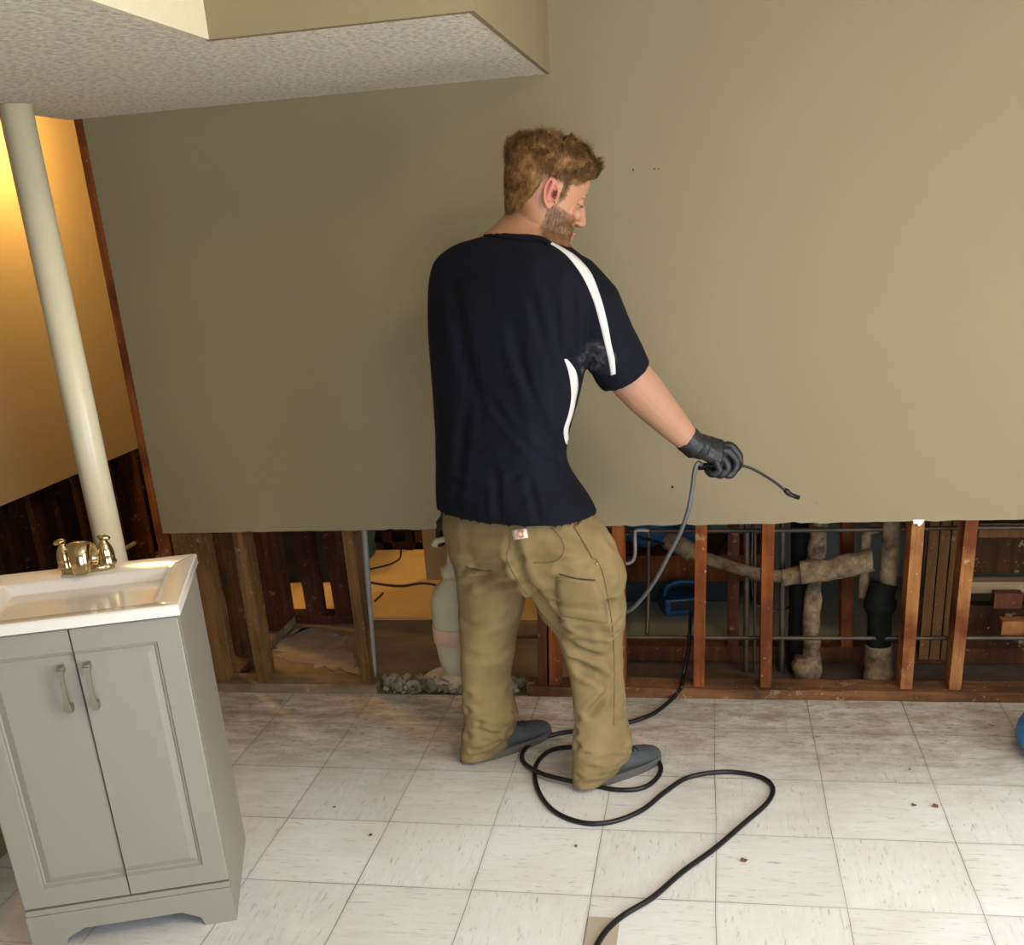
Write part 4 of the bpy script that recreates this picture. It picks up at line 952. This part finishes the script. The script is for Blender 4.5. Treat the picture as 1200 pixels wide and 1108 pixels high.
def m_skin():
    t = NT('fair_skin'); a = t.t.nodes.new('ShaderNodeAttribute'); a.attribute_name = 'skin_tone'
    t.b.inputs['Subsurface Weight'].default_value = .12; t.b.inputs['Subsurface Radius'].default_value = (.012, .005, .003); t.b.inputs['Subsurface Scale'].default_value = .6
    t.bump(t.noise(320, 3), .08, .001)
    return t.base(a.outputs['Color'], .5, 0, .35)
M['skin'] = m_skin()
bd = obj('body', body, M['skin'], man, True, True)
# eyes
for s in (-1, 1):
    b = BM(); ellipsoid(b, H(.0690, s*.029, .000), (.0105*HS,)*3, HeadM, 20); o = obj('eye', b, plain('eye_white', (.6, .55, .5), .2), bd, True, False); o.data.transform(Matrix.Translation(-man.location))
    b = BM(); ellipsoid(b, H(.0760, s*.029, -.004), (.0038*HS, .005*HS, .005*HS), HeadM, 12); i_ = obj('iris', b, plain('blue_grey_iris', (.05, .08, .10), .1), o, True, False); i_.data.transform(Matrix.Translation(-man.location))
# --- hair: close cap plus thousands of short curled locks
bm = BM()
cap = [head_ring(z, f_, bk, w_, 40, .006+.018*max(0, min(1, (z-.03)/.06))) for z, f_, bk, w_ in dens([(-.078, .0, -.064, .046), (-.062, .02, -.076, .052), (-.03, .045, -.088, .064), (0, .062, -.100, .070), (.030, .070, -.107, .073), (.055, .076, -.107, .076), (.080, .076, -.095, .071), (.100, .064, -.070, .058), (.116, .042, -.038, .038), (.123, .022, -.012, .02)], 3)]
ring_loft(bm, cap)
cp = remesh(bm, .004, 2)
# remove the part of the cap that would cover face, ears and neck
bmc = BM(); bmc.from_mesh(cp)
dele = [v for v in bmc.verts if to_head(v.co).z < hairline(to_head(v.co)) or (abs(to_head(v.co).y) > .062 and -.04 < to_head(v.co).x < .010 and to_head(v.co).z < .024)]
bmesh.ops.delete(bmc, geom=dele, context='VERTS')
for v in bmc.verts:
    q = to_head(v.co); up_ = max(0, min(1, (q.z-.02)/.06)); n = v.normal
    v.co += (v.co-HC).normalized()*(.008*up_*noise.noise(v.co*38)+.003*noise.noise(v.co*90))
bmc.normal_update()
roots = [(v.co.copy(), v.normal.copy()) for v in bmc.verts]
random.shuffle(roots)
def m_hair():
    t = NT('reddish_blond_hair')
    c = t.ramp(t.noise(38, 5, None, .7), [(.30, (.045, .019, .005)), (.5, (.16, .075, .022)), (.70, (.32, .165, .055))])
    t.bump(t.noise(160, 4, t.mapping((1, 1, .4))), .6, .003); return t.base(c, .6, 0, .2)
M['hair'] = m_hair()
for p, n in roots[:9000]:
    q = to_head(p); up_ = max(0, min(1, (q.z-.03)/.05))
    d0 = (p-HC).normalized(); flow = (Fh*.7 - Lh*.1 - Uh*.35) if q.x > -.02 else (-Uh*.8+Fh*.1)
    sw = noise.noise_vector(p*30); ln = random.uniform(.006, .012)+up_*random.uniform(.006, .016)
    if q.x > .07: ln *= 1.15
    dr_ = (d0*(.45+.6*up_)+flow*(.9-.35*up_)+sw*(.45+.9*up_)).normalized(); ax = Vector(noise.noise_vector(p*22+Vector((5, 5, 5)))).normalized()
    P = [p-d0*.003]; dd = dr_
    for k in range(5):
        P.append(P[-1]+dd*ln/5); dd = (Matrix.Rotation(R_(26*up_+4), 3, ax) @ dd).normalized()
    tg = None; prev = None
    for k, pp in enumerate(P):
        r_ = .0011*(1-.17*k); s_ = (P[min(k+1, 5)]-P[max(k-1, 0)]).cross(d0)
        if s_.length < 1e-6: s_ = Lh
        s_.normalize(); u_ = d0
        cur = [bmc.verts.new(pp+s_*r_), bmc.verts.new(pp-s_*r_), bmc.verts.new(pp+u_*r_)]
        if prev:
            for j in range(3): bmc.faces.new((prev[j], prev[(j+1) % 3], cur[(j+1) % 3], cur[j]))
        prev = cur
hm = bpy.data.meshes.new('hair'); bmc.to_mesh(hm); bmc.free(); hm.transform(Matrix.Translation(-man.location))
obj('hair', hm, M['hair'], bd, True)
# beard stubble as short hairs
bmb = BM(); cnt = 0; vs_ = [v for v in body.vertices]
random.shuffle(vs_)
for v in vs_:
    c = v.co+man.location; q = to_head(c)
    if q.length > .16 or q.x < .0 or q.z > -.022 or q.z < -.13: continue
    lim = -.048 if q.x > .075 else -.024-.12*q.x
    if q.z > lim: continue
    if abs(q.y) < .024 and q.x > .085 and -.080 < q.z < -.054: continue
    n = v.normal; 
    if n.dot((c-HC)) < 0: continue
    d_ = (n*.5-Uh*.6+Vector(noise.noise_vector(c*40))*.5).normalized(); ln = random.uniform(.003, .006)
    s_ = d_.cross(n)
    if s_.length < 1e-6: continue
    s_.normalize(); a = v.co
    w1 = [bmb.verts.new(a+s_*.0006), bmb.verts.new(a-s_*.0006), bmb.verts.new(a+n*.0006), bmb.verts.new(a+d_*ln)]
    for f3 in ((0, 1, 3), (1, 2, 3), (2, 0, 3)): bmb.faces.new([w1[j] for j in f3])
    cnt += 1
    if cnt > 2600: break
obj('beard', bmb, plain('ginger_beard', (.14, .062, .020), .85, bscale=200, var=.4, spec=.05), bd)
# --- hands in black gloves
M['glove'] = plain('black_nitrile', (.007, .0075, .0075), .5, bump=.3, bscale=60, var=.15)
def hand(palm, fingers, cuff, label=None, pflat=.62, vox=.0022):
    """palm: points and radii; fingers: list of joint chains with radii; cuff: ring at the wrist"""
    bm = BM()
    limb(bm, palm[0], palm[1], 20, palm[2], True, pflat)
    for pts_, rad in fingers:
        P = catmull(pts_, 4); n = len(P); rr_ = []
        for i in range(n):
            t = i/(n-1)*(len(rad)-1); k = min(int(t), len(rad)-2); rr_.append(rad[k]*(1-(t-k))+rad[k+1]*(t-k))
        rr_[-1] *= .75; tube(bm, P, rr_, 12); ellipsoid(bm, P[-1], (rr_[-1]*1.05,)*3, None, 12)
    limb(bm, cuff[0], cuff[1], 20); limb(bm, [cuff[0][-1], palm[0][0], palm[0][0].lerp(palm[0][2], .6)], [.037, .036, .034], 20)
    me = remesh(bm, vox, 2); displace(me, lambda c, n: .0012*noise.noise(c*60)+.0006*noise.noise(c*140))
    return obj('glove', me, M['glove'], man, True, True)
wr = U(812, 521, 2.95)
kn = [U(856, 523, 3.005), U(854, 530, 2.985), U(847, 537, 2.965), U(839, 542, 2.950)]     # index, middle, ring, little knuckles
palmc = U(834, 528, 2.975)
nrm = (kn[0]-kn[3]).normalized()
pal = ([wr, U(822, 523, 2.96), palmc, U(846, 530, 2.978)], [.030, .036, .041, .038], nrm)
fing = []
rod0, rod1 = U(818, 547, 2.975), U(868, 546, 2.995)
for k, (m1, m2, tip) in enumerate((((866, 536, 3.01), (864, 548, 3.00), (853, 552, 2.985)), ((863, 543, 2.985), (857, 556, 2.978), (851, 557, 2.97)), ((853, 549, 2.960), (845, 557, 2.958), (836, 553, 2.968)), ((843, 552, 2.948), (834, 556, 2.950), (828, 551, 2.962)))):
    r0 = (.0125, .0125, .0118, .0105)[k]
    fing.append(([palmc.lerp(kn[k], .55), kn[k], U(*m1), U(*m2), U(*tip)], [r0*1.1, r0*1.05, r0, r0*.93, r0*.85]))
fing.append(([U(824, 522, 2.975), U(834, 527, 3.01), U(846, 535, 3.022), U(856, 542, 3.012)], [.016, .0145, .0125, .0105]))
hand(pal, fing, ([U(803, 512.5, 2.943), U(809, 518, 2.947), U(816, 524, 2.955)], [.0375, .037, .037]))
# --- sprayer wand held in the glove
wd_ = thing('sprayer_wand', 'black curved spray wand held in the black glove', 'spray wand', tuple(rod1))
def wob(name, bm, m, par=wd_): bm2 = bm; o = obj(name, bm2, m, par, True); o.data.transform(Matrix.Translation(-wd_.location)); return o
b = BM(); tube(b, [rod0, rod0.lerp(rod1, .5), rod1], [.010, .0105, .010], 12); wob('grip', b, M['black_rubber'])
b = BM(); tube(b, [U(861, 544, 2.993), U(863, 545, 2.995), U(866, 546, 2.996), U(869, 546.5, 2.998)], [.008, .0125, .0125, .006], 14); wob('nut', b, M['black_rubber'])
b = BM(); tube(b, catmull([U(866, 545, 2.996), U(880, 549, 3.01), U(895, 557, 3.025), U(909, 566, 3.04), U(921, 576, 3.05)], 6), .0038, 10); wob('lance', b, M['black_rubber'])
b = BM(); tube(b, [U(919, 574, 3.05), U(922, 576, 3.052), U(925, 579, 3.056), U(928, 580.5, 3.058), U(936, 583.5, 3.066)], [.0055, .0085, .0075, .0065, .0065], 12); wob('nozzle', b, M['black_rubber'])
# --- sprayer tank carried in the left hand
TK = U(541, 786, 3.08); tz = TK.z
tank = thing('sprayer_tank', 'white translucent plastic sprayer jug hanging in front of the man\'s left leg', 'sprayer tank', (TK.x, TK.y, tz), R_(20))
def m_jug():
    t = NT('milky_plastic'); t.b.inputs['Subsurface Weight'].default_value = .3; t.b.inputs['Subsurface Radius'].default_value = (.03, .03, .025)
    return t.base(t.ramp(t.noise(6, 2), [(.3, (.42, .36, .23)), (.7, (.50, .44, .30))]), .45)
M['jug'] = m_jug()
b = BM(); lathe(b, [(.05, 0), (.058, .004), (.070, .05), (.078, .12), (.080, .20), (.078, .225), (.080, .232), (.078, .26), (.060, .295), (.035, .315), (.033, .33)], 36, None, 1, 1); obj('jug_body', b, M['jug'], tank, True)
b = BM(); lathe(b, [(.0795, .11), (.0812, .112), (.0825, .165), (.0812, .168), (.0797, .165)], 36); obj('label_band', b, plain('faded_pink_label', (.55, .33, .22), .6, var=.25, bscale=40), tank, True)['label'] = 'faded pink label band'
b = BM(); lathe(b, [(.034, .325), (.038, .33), (.038, .355), (.02, .36), (.012, .40), (.012, .43)], 20); obj('pump_cap', b, M['jug'], tank, True)
b = BM(); tube(b, catmull([(-.05, 0, .43), (-.04, 0, .445), (0, 0, .45), (.04, 0, .445), (.05, 0, .43)]), .010, 10); obj('pump_handle', b, M['jug'], tank, True)
TM = Matrix.Translation(tank.location) @ Matrix.Rotation(R_(20), 4, 'Z')
hp = TM @ Vector((0, 0, .448))
# left glove gripping the pump handle from above
ax_ = (TM.to_3x3() @ Vector((1, 0, 0))); fw_ = (TM.to_3x3() @ Vector((0, 1, 0)))
wl = AL[-1]
kns = [hp+ax_*(.030-.020*k)+ZU*.030+fw_*.012 for k in range(4)]
fl = []
for k in range(4):
    r0 = (.0115, .012, .0115, .010)[k]; K = kns[k]
    fl.append(([hp+ZU*.055+ax_*(.018-.012*k), K, K+fw_*.018-ZU*.018, K+fw_*.010-ZU*.040, K-fw_*.012-ZU*.046], [r0*1.1, r0*1.05, r0, r0*.93, r0*.85]))
fl.append(([hp+ZU*.06+ax_*.02-fw_*.01, hp+ax_*.04+ZU*.03-fw_*.02, hp+ax_*.030+ZU*.002-fw_*.024, hp+ax_*.012-ZU*.012-fw_*.020], [.015, .0135, .012, .010]))
top_h = hp+ZU*.050
hand(([wl, wl.lerp(top_h, .5), top_h, hp+ZU*.034], [.030, .034, .040, .034], ax_), fl, ([wl+(wl-top_h).normalized()*.02, wl], [.036, .034]))
# grey hose from the wand to the tank
hose('grey_hose', [U(822, 545, 2.972), U(818, 543, 2.962), U(814, 552, 2.958), U(811, 575, 2.955), U(806, 600, 2.95), U(797, 625, 2.955), U(783, 652, 2.965), U(768, 680, 2.98), U(752, 702, 3.0), U(737, 716, 3.02), U(722, 716, 3.05), U(700, 700, 3.08), U(650, 690, 3.10), U(600, 692, 3.11), U(570, 690, 3.10), TM @ Vector((.03, -.0, .315))], .0064, M['grey_rubber'], 'grey sprayer hose hanging from the gloved hand to the tank')
